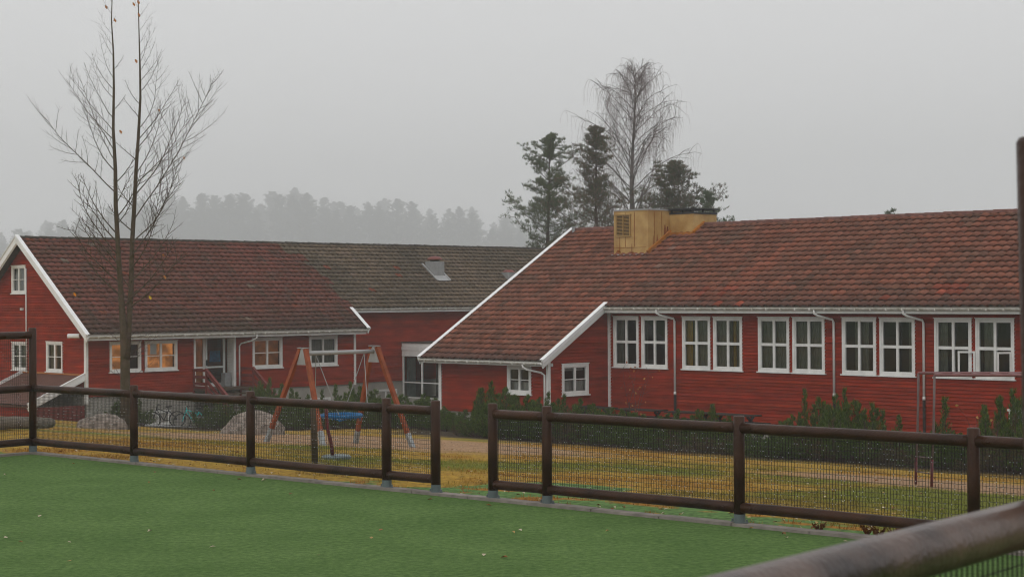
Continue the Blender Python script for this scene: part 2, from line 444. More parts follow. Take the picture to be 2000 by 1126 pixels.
run(fence_r, [g2, pb[4], pb[5], pb[6], pb[7], CR], [1.2, 1.2, 1.2, 1.2, 1.2, 2.06])
# tall end fence on the left
fe = thing('log_fence', (FA.x - ND.x*5.6, FA.y - ND.y*5.6, 0), 0, 'tall brown log fence with three rails that meets the corner post at the left edge', 'fence', 'log fences round the green pitch')
pe = [FA - ND * (2.8 * i) for i in range(0, 4)]
for i in range(3):
    a, b = pe[i+1], pe[i]; d = (b - a).normalized()
    reparent(post(None, a, 2.06), fe)
    for z in (1.94, RT, RLow): reparent(rail(None, a + d * .045, b - d * .045, z), fe)
    reparent(mesh_panel(None, a + d * .06, b - d * .06, RLow + .03, RT - .03, 0, drops=0.1), fe)
    reparent(mesh_panel(None, a + d * .06, b - d * .06, RT + .03, 1.9, 0, drops=0.1), fe)
# near tall fence
fn = thing('log_fence', (NP.x - ND.x*3, NP.y - ND.y*3, 0), 0, 'close weathered log rail with wire mesh below, crossing the bottom right corner', 'fence', 'log fences round the green pitch')
pn = [NP + ND * t for t in (-4.0, 0.627, 3.9, 6.9, 9.2)] + [CR]
hn = [2.06, 2.93, 2.06, 2.06, 2.06, 0]
for p, h in zip(pn, hn):
    if h: reparent(post(None, p + (Vector((0.042, 0)) if h > 2.5 else Vector((0, 0))), h, (-0.044, 0.0) if h > 2.5 else (0, 0)), fn)
pv = Vector((-ND.y, ND.x))
for a, b in zip(pn[:-1], pn[1:]):
    d = (b - a).normalized(); e = 0.0 if a is pn[0] else .045
    reparent(rail(None, a, b - d * .045, 1.93, 0.06, 'logworn' if b in (pn[1], pn[2]) else 'log'), fn)
    for z in (RT, RLow): reparent(rail(None, a + d * .045, b - d * .045, z), fn)
    reparent(mesh_panel(None, a + d * .06, b - d * .06, RT + .03, 1.88, 0.0, st=0.030, sz=0.05, wr=0.0026), fn)
    reparent(mesh_panel(None, a + d * .06, b - d * .06, RLow + .03, RT - .03, 0.0), fn)

# ------------------------------------------------------------------ building pieces
class Wall:
    """a wall plane in building coordinates: origin o, direction d to the right seen from outside"""
    def __init__(s, ox, oy, dx, dy): s.o = Vector((ox, oy)); s.d = Vector((dx, dy)); s.n = Vector((dy, -dx))
    def p(s, a, out, z):
        q = s.o + s.d * a + s.n * out; return (q.x, q.y, z)
    def box(s, mb, a0, a1, o0, o1, z0, z1, col=None):
        c = [s.p(a, o, z) for z in (z0, z1) for (a, o) in ((a0,o0),(a1,o0),(a1,o1),(a0,o1))]
        i = len(mb.v); mb.v += c
        for q in ((0,1,2,3),(7,6,5,4),(0,4,5,1),(1,5,6,2),(2,6,7,3),(3,7,4,0)):
            mb.f.append(tuple(i + k for k in q)); mb.c.append(col if col else mb.cur)

def siding(w, a0, a1, z0, z1, topf=None, holes=(), pitch=0.122, flip=False):
    """overlapping boards; topf(a)->z gives a sloped top as list of (a, z) points; holes are (a0,a1,z0,z1)"""
    mb = MB(); zs = set([z0, z1]); z = z0
    while z < z1: zs.add(round(z, 4)); z += pitch
    for h in holes:
        for q in (h[2], h[3]):
            if z0 < q < z1: zs.add(q)
    zs = sorted(zs)
    zs = [q for i, q in enumerate(zs) if i == 0 or q - zs[i-1] > 0.004]
    def span(z):          # interval of the wall at height z under a sloped outline
        if not topf: return [(a0, a1)]
        iv = []; N = len(topf)
        lo = None; hi = None
        for (p, q) in zip(topf[:-1], topf[1:]):
            if p[1] >= z and lo is None: lo = p[0]
            if (p[1] < z <= q[1]) and lo is None: lo = p[0] + (q[0]-p[0]) * (z-p[1]) / (q[1]-p[1])
            if p[1] >= z > q[1]: hi = p[0] + (q[0]-p[0]) * (z-p[1]) / (q[1]-p[1])
        if lo is not None and hi is None: hi = topf[-1][0]
        return [(lo, hi)] if lo is not None and hi is not None and hi > lo else []
    rowtint = {}
    for zb, zt in zip(zs[:-1], zs[1:]):
        sb = span(zb + 1e-4); stt = span(zt - 1e-4)
        if not sb or not stt: continue
        row = int((zb - z0 + 2e-3) / pitch); zb0 = z0 + row * pitch
        if row not in rowtint: rowtint[row] = random.uniform(0.8, 1.12)
        ob = 0.028 - 0.022 * (zb - zb0) / pitch; ot = 0.028 - 0.022 * (zt - zb0) / pitch
        cuts = sorted([(h[0], h[1]) for h in holes if h[2] < (zb + zt) / 2 < h[3]])
        segs = []; L0, L1 = sb[0]; T0, T1 = stt[0]; cur = (L0, T0)
        for c in cuts:
            segs.append((cur[0], cur[1], c[0], c[0])); cur = (c[1], c[1])
        segs.append((cur[0], cur[1], L1, T1))
        for (b0, t0, b1, t1) in segs:
            if b1 - b0 < 0.01 and t1 - t0 < 0.01: continue
            # boards of finite length, each with a slightly different tone
            ks = [0.0]; Ls = max(b1 - b0, 0.01); x = random.uniform(0.8, 4.2)
            while x < Ls - 0.5: ks.append(x / Ls); x += random.uniform(2.8, 4.8)
            ks.append(1.0)
            for ka, kc in zip(ks[:-1], ks[1:]):
                t = rowtint[row] * random.uniform(0.88, 1.08); col = (t, t * random.uniform(.9, 1.1), t)
                pb0 = b0 + (b1-b0)*ka; pb1 = b0 + (b1-b0)*kc; pt0 = t0 + (t1-t0)*ka; pt1 = t0 + (t1-t0)*kc
                g_ = 0.025 if (abs(zt - zb0 - pitch) < 2e-3 and zt - zb > 0.03) else 0.0
                zc = zt - g_; ec = g_ / (zt - zb)
                qt0 = pt0 + (pb0 - pt0) * ec; qt1 = pt1 + (pb1 - pt1) * ec
                mb.face([w.p(pb0, ob, zb), w.p(pb1, ob, zb), w.p(qt1, ot, zc), w.p(qt0, ot, zc)], col)
                if g_: mb.face([w.p(qt0, -0.03, zc), w.p(qt1, -0.03, zc), w.p(pt1, -0.03, zt), w.p(pt0, -0.03, zt)], col); mb.face([w.p(qt0, ot, zc), w.p(qt1, ot, zc), w.p(qt1, -0.03, zc), w.p(qt0, -0.03, zc)], col)
                if abs(zb - zb0) < 2e-3: mb.face([w.p(pb0, -0.024, zb), w.p(pb1, -0.024, zb), w.p(pb1, ob, zb), w.p(pb0, ob, zb)], col)
    return mb

def window(bld, w, a0, a1, z0, z1, cols=2, rows=2, case=0.09, curtain=None, room=None, sill=True, mull=0.045, big=False,
           paper=None, name='window', rowfrac=0.5, half=None):
    mb = MB(); C_ = case
    w.box(mb, a0, a0 + C_, -0.05, 0.045, z0, z1); w.box(mb, a1 - C_, a1, -0.05, 0.045, z0, z1)
    w.box(mb, a0 + C_, a1 - C_, -0.05, 0.043, z1 - C_, z1); w.box(mb, a0 + C_, a1 - C_, -0.05, 0.043, z0, z0 + C_)
    wo = mb.build(name, 'white', bld)
    ia, ib, ja, jb = a0 + C_, a1 - C_, z0 + C_, z1 - C_
    fr = MB(); W_ = (ib - ia) / cols
    sash = 0.045
    for c in range(cols):
        l, r = ia + c * W_, ia + (c + 1) * W_
        w.box(fr, l + .001, l + sash, -0.055, 0.022, ja + .001, jb - .001); w.box(fr, r - sash, r - .001, -0.055, 0.022, ja + .001, jb - .001)
        w.box(fr, l + sash, r - sash, -0.055, 0.020, ja + .001, ja + sash); w.box(fr, l + sash, r - sash, -0.055, 0.020, jb - sash, jb - .001)
        for k in range(1, rows):
            zz = ja + (jb - ja) * (k / rows if rows > 2 else rowfrac)
            w.box(fr, l + sash, r - sash, -0.055, 0.018, zz - mull / 2, zz + mull / 2)
    fr.build('sash', 'white', wo)
    pn_ = MB(); pn_.face([w.p(ia, -0.03, ja), w.p(ib, -0.03, ja), w.p(ib, -0.03, jb), w.p(ia, -0.03, jb)])
    pn_.build('pane', 'glass', wo)
    if sill:
        s_ = MB(); w.box(s_, a0 - 0.05, a1 + 0.05, 0.0, 0.085, z0 - 0.045, z0 - 0.002)
        s_.build('sill', 'white', wo); s_ = MB(); w.box(s_, a0 - 0.03, a1 + 0.03, 0.0, 0.065, z1 + 0.002, z1 + 0.03); s_.build('head_trim', 'white', wo)
    # reveal box so that one never looks into an empty shell
    rb = MB(); D = -1.3 if not room else -.34
    for q in ([(a0, -.06, z0), (a0, D, z0), (a0, D, z1), (a0, -.06, z1)], [(a1, -.06, z0), (a1, D, z0), (a1, D, z1), (a1, -.06, z1)],
              [(a0, -.06, z0), (a1, -.06, z0), (a1, D, z0), (a0, D, z0)], [(a0, -.06, z1), (a1, -.06, z1), (a1, D, z1), (a0, D, z1)]):
        rb.face([w.p(*e) for e in q])
    rb.face([w.p(a0, D, z0), w.p(a1, D, z0), w.p(a1, D, z1), w.p(a0, D, z1)])
    rb.build('room', 'dark_room', wo)
    if room:
        lb = MB(); h0, h1 = (0, 1) if half is None else half
        lb.face([w.p(a0 + (a1-a0)*h0, D + .05, z0), w.p(a0 + (a1-a0)*h1, D + .05, z0), w.p(a0 + (a1-a0)*h1, D + .05, z1), w.p(a0 + (a1-a0)*h0, D + .05, z1)])
        lb.build('lit_room', room, wo)
    if curtain:
        for (f0, f1, g0, g1, cm) in curtain:
            cb = MB(); k = max(6, int((f1 - f0) * (a1 - a0) / 0.035)); pr = None
            for i in range(k + 1):
                a = a0 + (a1 - a0) * (f0 + (f1 - f0) * i / k); o_ = -0.16 + 0.02 * math.sin(i * 1.9) + 0.012 * math.sin(i * 0.7)
                cur = (w.p(a, o_, z0 + (z1-z0)*g0), w.p(a, o_, z0 + (z1-z0)*g1))
                if pr: cb.face([pr[0], cur[0], cur[1], pr[1]])
                pr = cur
            cb.build('curtain', cm, wo, True)
    if paper:
        f0, f1, g0, g1, pm_ = paper; pb_ = MB()
        pb_.face([w.p(a0+(a1-a0)*f0, -0.036, z0+(z1-z0)*g0), w.p(a0+(a1-a0)*f1, -0.036, z0+(z1-z0)*g0), w.p(a0+(a1-a0)*f1, -0.036, z0+(z1-z0)*g1), w.p(a0+(a1-a0)*f0, -0.036, z0+(z1-z0)*g1)])
        pb_.build('notice', pm_, wo)
    return wo

def roof_tiles(y0, y1, zf, xr, tintf, tw=0.33, course=0.36, sub=6):
    """pantiles: zf(y) height of the plane, xr(y) -> (x0, x1) extent of the course, local coordinates"""
    mb = MB(); sl = (zf(y1) - zf(y0)) / (y1 - y0); cosr = 1 / math.sqrt(1 + sl * sl)
    nv = Vector((0, -sl * cosr, cosr)); n = int(round((y1 - y0) / cosr / course)); dy = (y1 - y0) / n
    for k in range(n):
        ya, yb = y0 + k * dy, y0 + (k + 1) * dy
        x0, x1 = xr((ya + yb) / 2); nt_ = int(round((x1 - x0) / tw)); w_ = (x1 - x0) / nt_
        prof = []
        for i in range(nt_ * sub + 1):
            f = (i % sub) / sub
            h = 0.034 * math.sin(2 * math.pi * (f - 0.1)) + 0.012 * math.sin(4 * math.pi * f) + (0.02 if f == 0 else 0)
            prof.append((x0 + i * w_ / sub, h))
        jit = [random.uniform(-0.004, 0.006) for _ in range(nt_)]
        base = len(mb.v)
        for i, (x, h) in enumerate(prof):
            ti = min(nt_ - 1, i // sub); j = jit[ti]
            for (yy, lift) in ((ya + 0.075, 0.0), (ya - 0.015, 0.058), (yb + 0.03, 0.004)):
                z = zf(yy); hh = (h + j) * (1 if lift else 0.6) + lift if lift != 0.0 else h - 0.02
                p = Vector((x, yy, z)) + nv * (hh + 0.03)
                mb.v.append(tuple(p))
        for i in range(len(prof) - 1):
            ti = i // sub
            if i % sub == 0: c = tintf(x0 + (ti + .5) * w_, (ya + yb) / 2, k)
            a = base + i * 3; b = a + 3
            mb.f.append((a, b, b+1, a+1)); mb.c.append(c)
            mb.f.append((a+1, b+1, b+2, a+2)); mb.c.append(c)
    return mb

def gutter(bld, a, b, m='gutter', r=0.068, brackets=True):
    mb = MB(); a = Vector(a); b = Vector(b); d = (b - a).normalized(); sx = Vector((0, 0, 1)).cross(d).normalized(); n = 8
    for rad, fl in ((r, 1), (r - 0.006, -1)):
        for i in range(n):
            t0, t1 = math.pi + math.pi * i / n, math.pi + math.pi * (i + 1) / n
            q = [e + sx * (math.cos(t) * rad) + Vector((0, 0, math.sin(t) * rad)) for e, t in ((a, t0), (b, t0), (b, t1), (a, t1))]
            mb.face(q)
    for s in (-1, 1): mb.bar(a + sx * s * r, b + sx * s * r, 0.014, 0.014)
    L = (b - a).length; k = 0.4
    while brackets and k < L:
        p = a + d * k; mb.box((p.x - .02, p.y - .085, p.z - .075), (p.x + .02, p.y + .07, p.z + .012)); k += 0.62
    return mb.build('gutter', m, bld)
def downpipe(bld, pts, r=0.04, m='white'):
    mb = MB(); mb.tube(pts, r, 8); mb.tube([(pts[-1][0], pts[-1][1], pts[-1][2]), (pts[-1][0], pts[-1][1], pts[-1][2] + .1)], r + .008, 8)
    return mb.build('downpipe', m, bld, True)

# ------------------------------------------------------------------ right building
P0 = Vector((3.76, 68.0)); RZ = -2.66
rbld = thing('school_building', (P0.x, P0.y, RZ), R(-45), 'long red building with five pairs of white windows and an ochre box on its roof', 'building')
def boxes(parent, name, m, items):
    for lo, hi in items:
        b_ = MB(); b_.box(lo, hi); b_.build(name, m, parent)
def attach_all(root, base):
    for o in [x for x in bpy.data.objects if x.parent == root]: o.location.z -= base
rzf = lambda y: 0.10 + 0.5904 * (y + 3.91)
RIDGE_Y = 5.05
def rt_tint(x, y, k):
    n1 = noise.noise(Vector((x * 0.25, y * 0.25, 0))); n2 = noise.noise(Vector((x * 1.1, y * 1.1, 7)))
    c = Vector((0.25, 0.088, 0.055)).lerp(Vector((0.17, 0.084, 0.06)), max(0, min(1, 0.5 + 0.45 * n1 + 0.3 * n2 + random.uniform(-.3, .3))))
    c = c * random.uniform(0.72, 1.22)
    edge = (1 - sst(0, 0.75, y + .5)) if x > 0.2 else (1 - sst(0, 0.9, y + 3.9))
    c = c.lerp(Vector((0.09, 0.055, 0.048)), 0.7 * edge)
    c = c.lerp(Vector((0.09, 0.075, 0.055)), 0.25 * sst(0.15, 0.5, n2))
    r_ = random.random()
    if (r_ < 0.006 and y < 0) or (2 < x < 17 and 0.0 < y < 0.9 and noise.noise(Vector((x * 1.1, y * 1.2, 33))) > 0.42): c = Vector((0.34, 0.09, 0.055)) * random.uniform(.6, 1.05)
    elif r_ > 0.997: c = Vector((0.25, 0.15, 0.12))
    return tuple(c)
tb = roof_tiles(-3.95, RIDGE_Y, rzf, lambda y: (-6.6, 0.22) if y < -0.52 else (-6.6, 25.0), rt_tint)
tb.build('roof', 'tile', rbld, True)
# under-roof slabs, back slope
ub = MB()
def slab(mb, x0, x1, ya, yb, zf_, t=0.13, dz=-0.02):
    q = [(x0, ya, zf_(ya) + dz), (x1, ya, zf_(ya) + dz), (x1, yb, zf_(yb) + dz), (x0, yb, zf_(yb) + dz)]
    w_ = [(a, b, c - t) for a, b, c in q]; i = len(mb.v); mb.v += w_ + q
    for e in ((0,3,2,1),(4,5,6,7),(0,1,5,4),(1,2,6,5),(2,3,7,6),(3,0,4,7)):
        mb.f.append(tuple(i + k for k in e)); mb.c.append(None)
slab(ub, -6.58, 25, -0.5, RIDGE_Y - .02, rzf); slab(ub, -6.58, 0.2, -3.9, -0.503, rzf)
ub.build('soffit', 'soffit', rbld)
rback = lambda y: rzf(RIDGE_Y) - 0.5904 * (y - RIDGE_Y)
bb = MB(); slab(bb, -6.6, 25, RIDGE_Y + .02, 11.5, rback, 0.13, 0.03); bb.build('back_roof', 'ridge', rbld)
def ridge_caps(bld, x0, x1, y, z, m='ridge', r=0.12, seg=0.40):
    mb = MB(); x = x0
    while x < x1:
        e = min(x + seg + 0.03, x1); pts = []
        rr = r * random.uniform(.96, 1.04); n = 6; i0 = len(mb.v); dz = random.uniform(-.01, .01)
        for (xx, k) in ((x, rr), (e, rr * 0.9)):
            for i in range(n + 1):
                t = math.pi * (i / n); mb.v.append((xx, y + math.cos(t) * k * 1.15, z + dz + math.sin(t) * k))
        for i in range(n): mb.f.append((i0+i, i0+i+1, i0+n+2+i, i0+n+1+i)); mb.c.append(None)
        mb.f.append(tuple(i0 + i for i in range(n + 1))); mb.c.append(None)
        x += seg
    return mb.build('ridge_cap', m, bld, True)
M['ridge_red'] = mat('ridge_tile_red', (0.15, 0.055, 0.04), 0.6, 0.3, 0.4, 3, 0.4, 30)
ridge_caps(rbld, -6.55, 25, RIDGE_Y, rzf(RIDGE_Y) + 0.0, 'ridge_red')
# verge boards
def verge(bld, x, ya, yb, zf_, w=0.03, h=0.20, dz=-0.04, cap=True, out=1, m='white'):
    mb = MB()
    for (xx, hh, z_, t) in ((x, h, dz, w), (x - out * 0.035, h * 0.8, dz - .10, w)):
        mb.bar((xx, ya, zf_(ya) + z_), (xx, yb, zf_(yb) + z_), t, hh)
    o = mb.build('verge_board', m, bld)
    mb = MB(); mb.bar((x - out * .03, ya - .03, zf_(ya - .03) + 0.125), (x - out * .03, yb, zf_(yb) + 0.125), 0.2, 0.022)
    mb.bar((x + out * .045, ya - .03, zf_(ya - .03) + 0.065), (x + out * .045, yb, zf_(yb) + 0.065), 0.012, 0.13)
    c = mb.build('verge_cap', 'verge', o)
    return o
verge(rbld, -6.64, -4.0, RIDGE_Y, rzf, out=-1)
verge(rbld, 0.27, -4.0, -0.42, rzf, h=0.24, out=1)
gutter(rbld, (0.25, -0.60, rzf(-.52) - 0.03), (25.0, -0.60, rzf(-.52) - 0.06))
gutter(rbld, (-6.6, -4.03, rzf(-3.95) - 0.03), (0.2, -4.03, rzf(-3.95) - 0.045))
boxes(rbld, 'fascia', 'white', [((0.25, -0.525, rzf(-.5) - 0.24), (25, -0.505, rzf(-.5) - 0.05)), ((-6.55, -3.945, rzf(-3.9) - 0.2), (0.15, -3.92, rzf(-3.9) - 0.05))])
wF = Wall(0, 0, 1, 0)                   # main front
WB = -2.2
wins = [(0.28, 3.01), (3.73, 6.54), (7.26, 10.14), (10.86, 13.76), (14.5, 17.41), (18.2, 21.1)]
WZ0, WZ1 = -0.22, 1.72
holes = []
for a, b in wins:
    m_ = (a + b) / 2; holes += [(a + .02, m_ - 0.07, WZ0 + .02, WZ1 - .02), (m_ + 0.07, b - .02, WZ0 + .02, WZ1 - .02)]
siding(wF, 0.121, 24.5, WB, 1.98, None, holes).build('wall', 'red', rbld)
wS = Wall(0, -3.41, 0, 1)               # side of the extension, facing +x
siding(wS, 0.06, 3.41, WB, 2.1, [(0.06, rzf(-3.35) - .15), (3.41, rzf(0) - .15)], [(0.72, 2.21, -1.24, -0.06)]).build('wall', 'red', rbld)
wE = Wall(-6.0, -3.41, 1, 0)            # low front of the extension
siding(wE, 0.06, 5.94, WB + .2, 0.12, None, [(3.83, 5.12, -1.2, -0.12)]).build('wall', 'red', rbld)
wL = Wall(-6.0, 10.5, 0, -1)            # far end gable
siding(wL, 0, 13.91, WB, 5.2, [(0, rback(10.5) - .15), (5.45, rzf(RIDGE_Y) - .15), (13.91, rzf(-3.41) - .15)]).build('wall', 'red', rbld)
wB = Wall(24.5, 10.5, -1, 0); siding(wB, 0, 30.5, WB, 2.0).build('wall', 'red', rbld)
wR = Wall(24.5, 0, 0, 1); siding(wR, 0, 10.5, WB, 5.2, [(0, 2.0), (5.05, 5.2), (10.5, 2.0)]).build('wall', 'red', rbld)
fm = MB(); fm.box((0.0, 0.03, -3.0), (24.4, 10.4, WB)); fm.box((-5.95, -3.36, -3.0), (-0.04, 0.027, WB + .2)); fm.box((-5.95, 0.03, -3.0), (-0.003, 10.4, WB))
fm.build('foundation', 'foundation', rbld)
boxes(rbld, 'corner_board', 'white', [((0.034, -0.09, WB), (0.12, 0.03, 1.95)), ((-0.06, -3.47, WB + .2), (0.045, -3.33, rzf(-3.4) - .15)), ((-6.05, -3.47, WB + .2), (-5.9, -3.4, 0.15))])
G, Y_, WT = 'curtain', 'curtain_yellow', 'curtain_white'
cur = {0: ([(0.05, .3, 0, 1, G), (.75, .95, 0, 1, G)], [(0.0, .12, 0, 1, G)]),
       1: ([(0.0, .28, 0, 1, Y_), (.3, .98, 0, 1, G)], [(0.05, .55, 0, 1, G), (.6, .68, 0, 1, Y_), (.72, 1, 0, 1, G)]),
       2: ([(0, 1, 0, 1, G)], [(0, 1, 0, 1, G)]), 3: ([(0.3, .7, 0, 1, G)], [(0.75, 1, 0, 1, G)]),
       4: ([(0.0, .3, 0, 1, G)], [(0.15, .5, 0, 1, G)]), 5: ([(0, 1, 0, 1, G)], [(0, 1, 0, 1, G)])}
for i, (a, b) in enumerate(wins):
    m_ = (a + b) / 2
    window(rbld, wF, a, m_ - 0.07, WZ0, WZ1, 2, 2, 0.085, curtain=cur[i][0], mull=0.10, rowfrac=0.5)
    wo = window(rbld, wF, m_ + 0.07, b, WZ0, WZ1, 2, 2, 0.085, curtain=cur[i][1], mull=0.10, rowfrac=0.5,
                room='dim_lit_room' if i == 99 else None)
    if i == 4: w5 = wo
# two casements that stand open in the fifth pair
def open_sash(x, ang, name='open_sash', hz=0.78, wd=0.55):
    mb = MB(); ca, sa = math.cos(ang), math.sin(ang); z0 = WZ0 + 0.1; z1 = z0 + hz
    w_ = Wall(x, -0.05, ca, -sa)
    w_.box(mb, 0, .06, -.02, .02, z0, z1); w_.box(mb, wd - .06, wd, -.02, .02, z0, z1)
    w_.box(mb, .06, wd - .06, -.019, .019, z0, z0 + .06); w_.box(mb, .06, wd - .06, -.019, .019, z1 - .06, z1)
    o = mb.build(name, 'white', w5)
open_sash(16.02, R(155)); open_sash(17.32, R(155 - 35) , wd=0.52)
window(rbld, wS, 0.72, 2.21, -1.24, -0.06, 2, 2, 0.10, curtain=[(0.04, .96, 0.1, .45, WT), (0.1, .9, .78, .95, WT)], mull=0.03)
window(rbld, wE, 3.83, 5.12, -1.2, -0.12, 2, 2, 0.10, curtain=[(0.04, .96, 0.1, .42, WT)], mull=0.03)
for x in (3.40, 10.55, 14.12):
    z = rzf(-.52) - .1
    downpipe(rbld, [(x - .45, -.60, z), (x - .45, -.60, z - .12), (x - .38, -.5, z - .2), (x - .02, -.12, z - .34), (x, -.075, z - .45), (x, -.075, -1.2 if x < 4 else -1.0)], 0.042)
    mb = MB(); mb.tube([(x, -.075, -1.2 if x < 4 else -1.0), (x, -.075, -2.5)], 0.05, 8); mb.build('drain_pipe', 'table', rbld)
z = rzf(-3.95) - .1
downpipe(rbld, [(-0.75, -4.03, z), (-0.75, -4.03, z - .1), (-0.62, -3.95, z - .2), (-0.2, -3.6, z - .32), (-0.1, -3.52, z - .42), (-0.1, -3.52, -2.3)], 0.04)
# snow guards: small wire hoops near the eaves
for row, yy in ((0, 0.25), (1, 0.62)):
    x = 0.9 + row * .8
    while x < 24:
        zz = rzf(yy) + 0.07; sg = MB()
        sg.tube([(x, yy, zz), (x, yy - .05, zz + .11), (x + .38, yy - .05, zz + .11), (x + .38, yy, zz)], 0.006, 4)
        sg.tube([(x + .1, yy, zz), (x + .1, yy - .05, zz + .11)], 0.005, 4); sg.tube([(x + .28, yy, zz), (x + .28, yy - .05, zz + .11)], 0.005, 4); sg.build('snow_guard', 'black', rbld)
        x += 1.6
# ochre box and its smaller companion
def roof_box(x0, x1, y0, y1, zt, name, slope_top=0.0):
    mb = MB(); q = []
    z0a, z0b = rzf(y0) - .05, rzf(min(y1, RIDGE_Y)) - .05
    v = [(x0, y0, z0a), (x1, y0, z0a), (x1, y1, z0b), (x0, y1, z0b), (x0, y0, zt), (x1, y0, zt), (x1, y1, zt + slope_top), (x0, y1, zt + slope_top)]
    mb.v += v
    for e in ((0,3,2,1),(4,5,6,7),(0,1,5,4),(1,2,6,5),(2,3,7,6),(3,0,4,7)): mb.f.append(e); mb.c.append(None)
    return mb
X0, X1, Y0, Y1, ZT = -2.40, -0.55, 3.05, 4.42, 6.0
rbx = roof_box(X0, X1, Y0, 5.9, ZT, 'roof_box', 0.05); rbo = rbx.build('roof_box', 'ochre', rbld)
mb = MB()
for x in (X0 + .62, X0 + 1.12): mb.box((x, Y0 - .012, rzf(Y0) + .32), (x + .018, Y0 - .001, ZT - .05))
for y in (Y0 + .38, Y0 + .85): mb.box((X1 + .001, y, rzf(y) + .1), (X1 + .012, y + .018, ZT - .05))
mb.box((X0, Y0 - .012, rzf(Y0) + .28), (X1 - .1, Y0 - .002, rzf(Y0) + .295))
mb.build('seam', 'rust', rbo)
mb = MB()
for (x, w_, z0, z1) in ((X0 + .3, .05, .1, 1.0), (X0 + .95, .06, .0, .45), (X0 + .1, .3, .08, .2), (X0+.7, .5, .02, .12)):
    mb.face([(x, Y0 - .004, rzf(Y0) + z0), (x + w_, Y0 - .004, rzf(Y0) + z0), (x + w_ * .7, Y0 - .004, rzf(Y0) + z1), (x + w_ * .3, Y0 - .004, rzf(Y0) + z1)])
mb.build('rust_streak', 'rust', rbo); mb = MB()
for (y, w_, h_) in ((Y0 + .28, .07, .6), (Y0 + .5, .12, .5), (Y0 + .95, .2, .65), (Y0 + 1.1, .22, .5)):
    if y > Y0 + .3: mb.build('rust_streak', 'rust', rbo); mb = MB()
    mb.face([(X1 + .004, y, rzf(y) + .05), (X1 + .004, y + w_, rzf(y + w_) + .05), (X1 + .004, y + w_ * .7, rzf(y) + h_), (X1 + .004, y + w_ * .4, rzf(y) + h_)])
mb.build('rust_streak', 'rust', rbo)
lv = MB(); lx0, lx1, lz0, lz1 = X0 + .13, X0 + .93, 5.0, 5.82
lv.box((lx0, Y0 - .045, lz0), (lx0 + .06, Y0 + .0, lz1)); lv.box((lx1 - .06, Y0 - .045, lz0), (lx1, Y0, lz1))
lv.box((lx0 - .06, Y0 - .06, lz1), (lx1 + .03, Y0, lz1 + .05)); lv.box((lx0 - .02, Y0 - .05, lz0 - .06), (lx1 + .02, Y0, lz0))
lv.box(((lx0 + lx1) / 2 - .02, Y0 - .045, lz0), ((lx0 + lx1) / 2 + .02, Y0, lz1))
for i in range(14):
    zz = lz0 + .02 + i * (lz1 - lz0) / 14; lv.bar((lx0 + .06, Y0 - .02, zz + .02), (lx1 - .06, Y0 - .02, zz + .02), 0.05, 0.012, (0, -.6, 1))
lo = lv.build('louvre', 'louvre', rbo)
mb = MB(); mb.face([(lx0 + .05, Y0 - .003, lz0), (lx1 - .05, Y0 - .003, lz0), (lx1 - .05, Y0 - .003, lz1), (lx0 + .05, Y0 - .003, lz1)]); mb.build('louvre_back', 'black', lo)
mb = MB(); mb.box((X0 - .03, Y0 - .03, ZT + .001), (X1 + .03, 5.95, ZT + .06)); mb.build('box_lid', 'grey', rbo)
mb = MB()
mb.bar((X1 + .05, Y0 - .1, rzf(Y0 - .1) + .13), (X1 + .05, Y1 + .1, rzf(Y1 + .1) + .13), .1, .14); mb.build('side_flashing', 'rusty', rbo)
mb = MB(); mb.box((X0 - .12, Y0 - .14, rzf(Y0 - .14) + .03), (X1 + .04, Y0 - .0, rzf(Y0 - .14) + .1)); mb.build('lower_flashing', 'grey', rbo)
A0, A1, B0 = X1 - .2, 0.72, 4.40
mb = roof_box(X1 + .005, A1, B0, 5.9, 5.84, 'x'); so_ = mb.build('chimney_box', 'ochre', rbld)
mb = MB(); mb.bar((A1 + .05, B0 - .08, rzf(B0 - .08) + .12), (A1 + .05, RIDGE_Y, rzf(RIDGE_Y) + .1), .1, .13)
mb.box((X1 + .1, B0 - .1, rzf(B0 - .1) + .04), (A1 + .02, B0 - .001, rzf(B0 - .1) + .16)); mb.build('side_flashing', 'rusty', so_)
mb = MB()
mb.box((X1 + .02, B0 - .02, 5.841), (A1 + .03, 5.92, 5.92)); mb.box((X1 - .02, B0 - .1, 6.03), (A1 + .08, 5.98, 6.08))
for x in (X1 + .1, (X1 + A1) / 2, A1 - .06):
    for y in (B0 + .03, 5.1, 5.8): mb.box((x - .03, y - .03, 5.92), (x + .03, y + .03, 6.03))
mb.build('chimney_cowl', 'black', so_)
mb = MB(); mb.tube([(-6.35, RIDGE_Y - .2, rzf(RIDGE_Y) - .2), (-6.35, RIDGE_Y - .2, rzf(RIDGE_Y) + .12)], .07, 8); mb.tube([(-6.35, RIDGE_Y - .2, rzf(RIDGE_Y) + .12), (-6.35, RIDGE_Y - .2, rzf(RIDGE_Y) + .17)], .11, 10)
mb.build('vent_pipe', 'steel', rbld)
mb = MB(); mb.box((0.01, -3.32, -0.12), (0.07, -3.22, 0.0)); mb.build('wall_lamp', 'curtain_white', rbld)
attach_all(rbld, RZ)

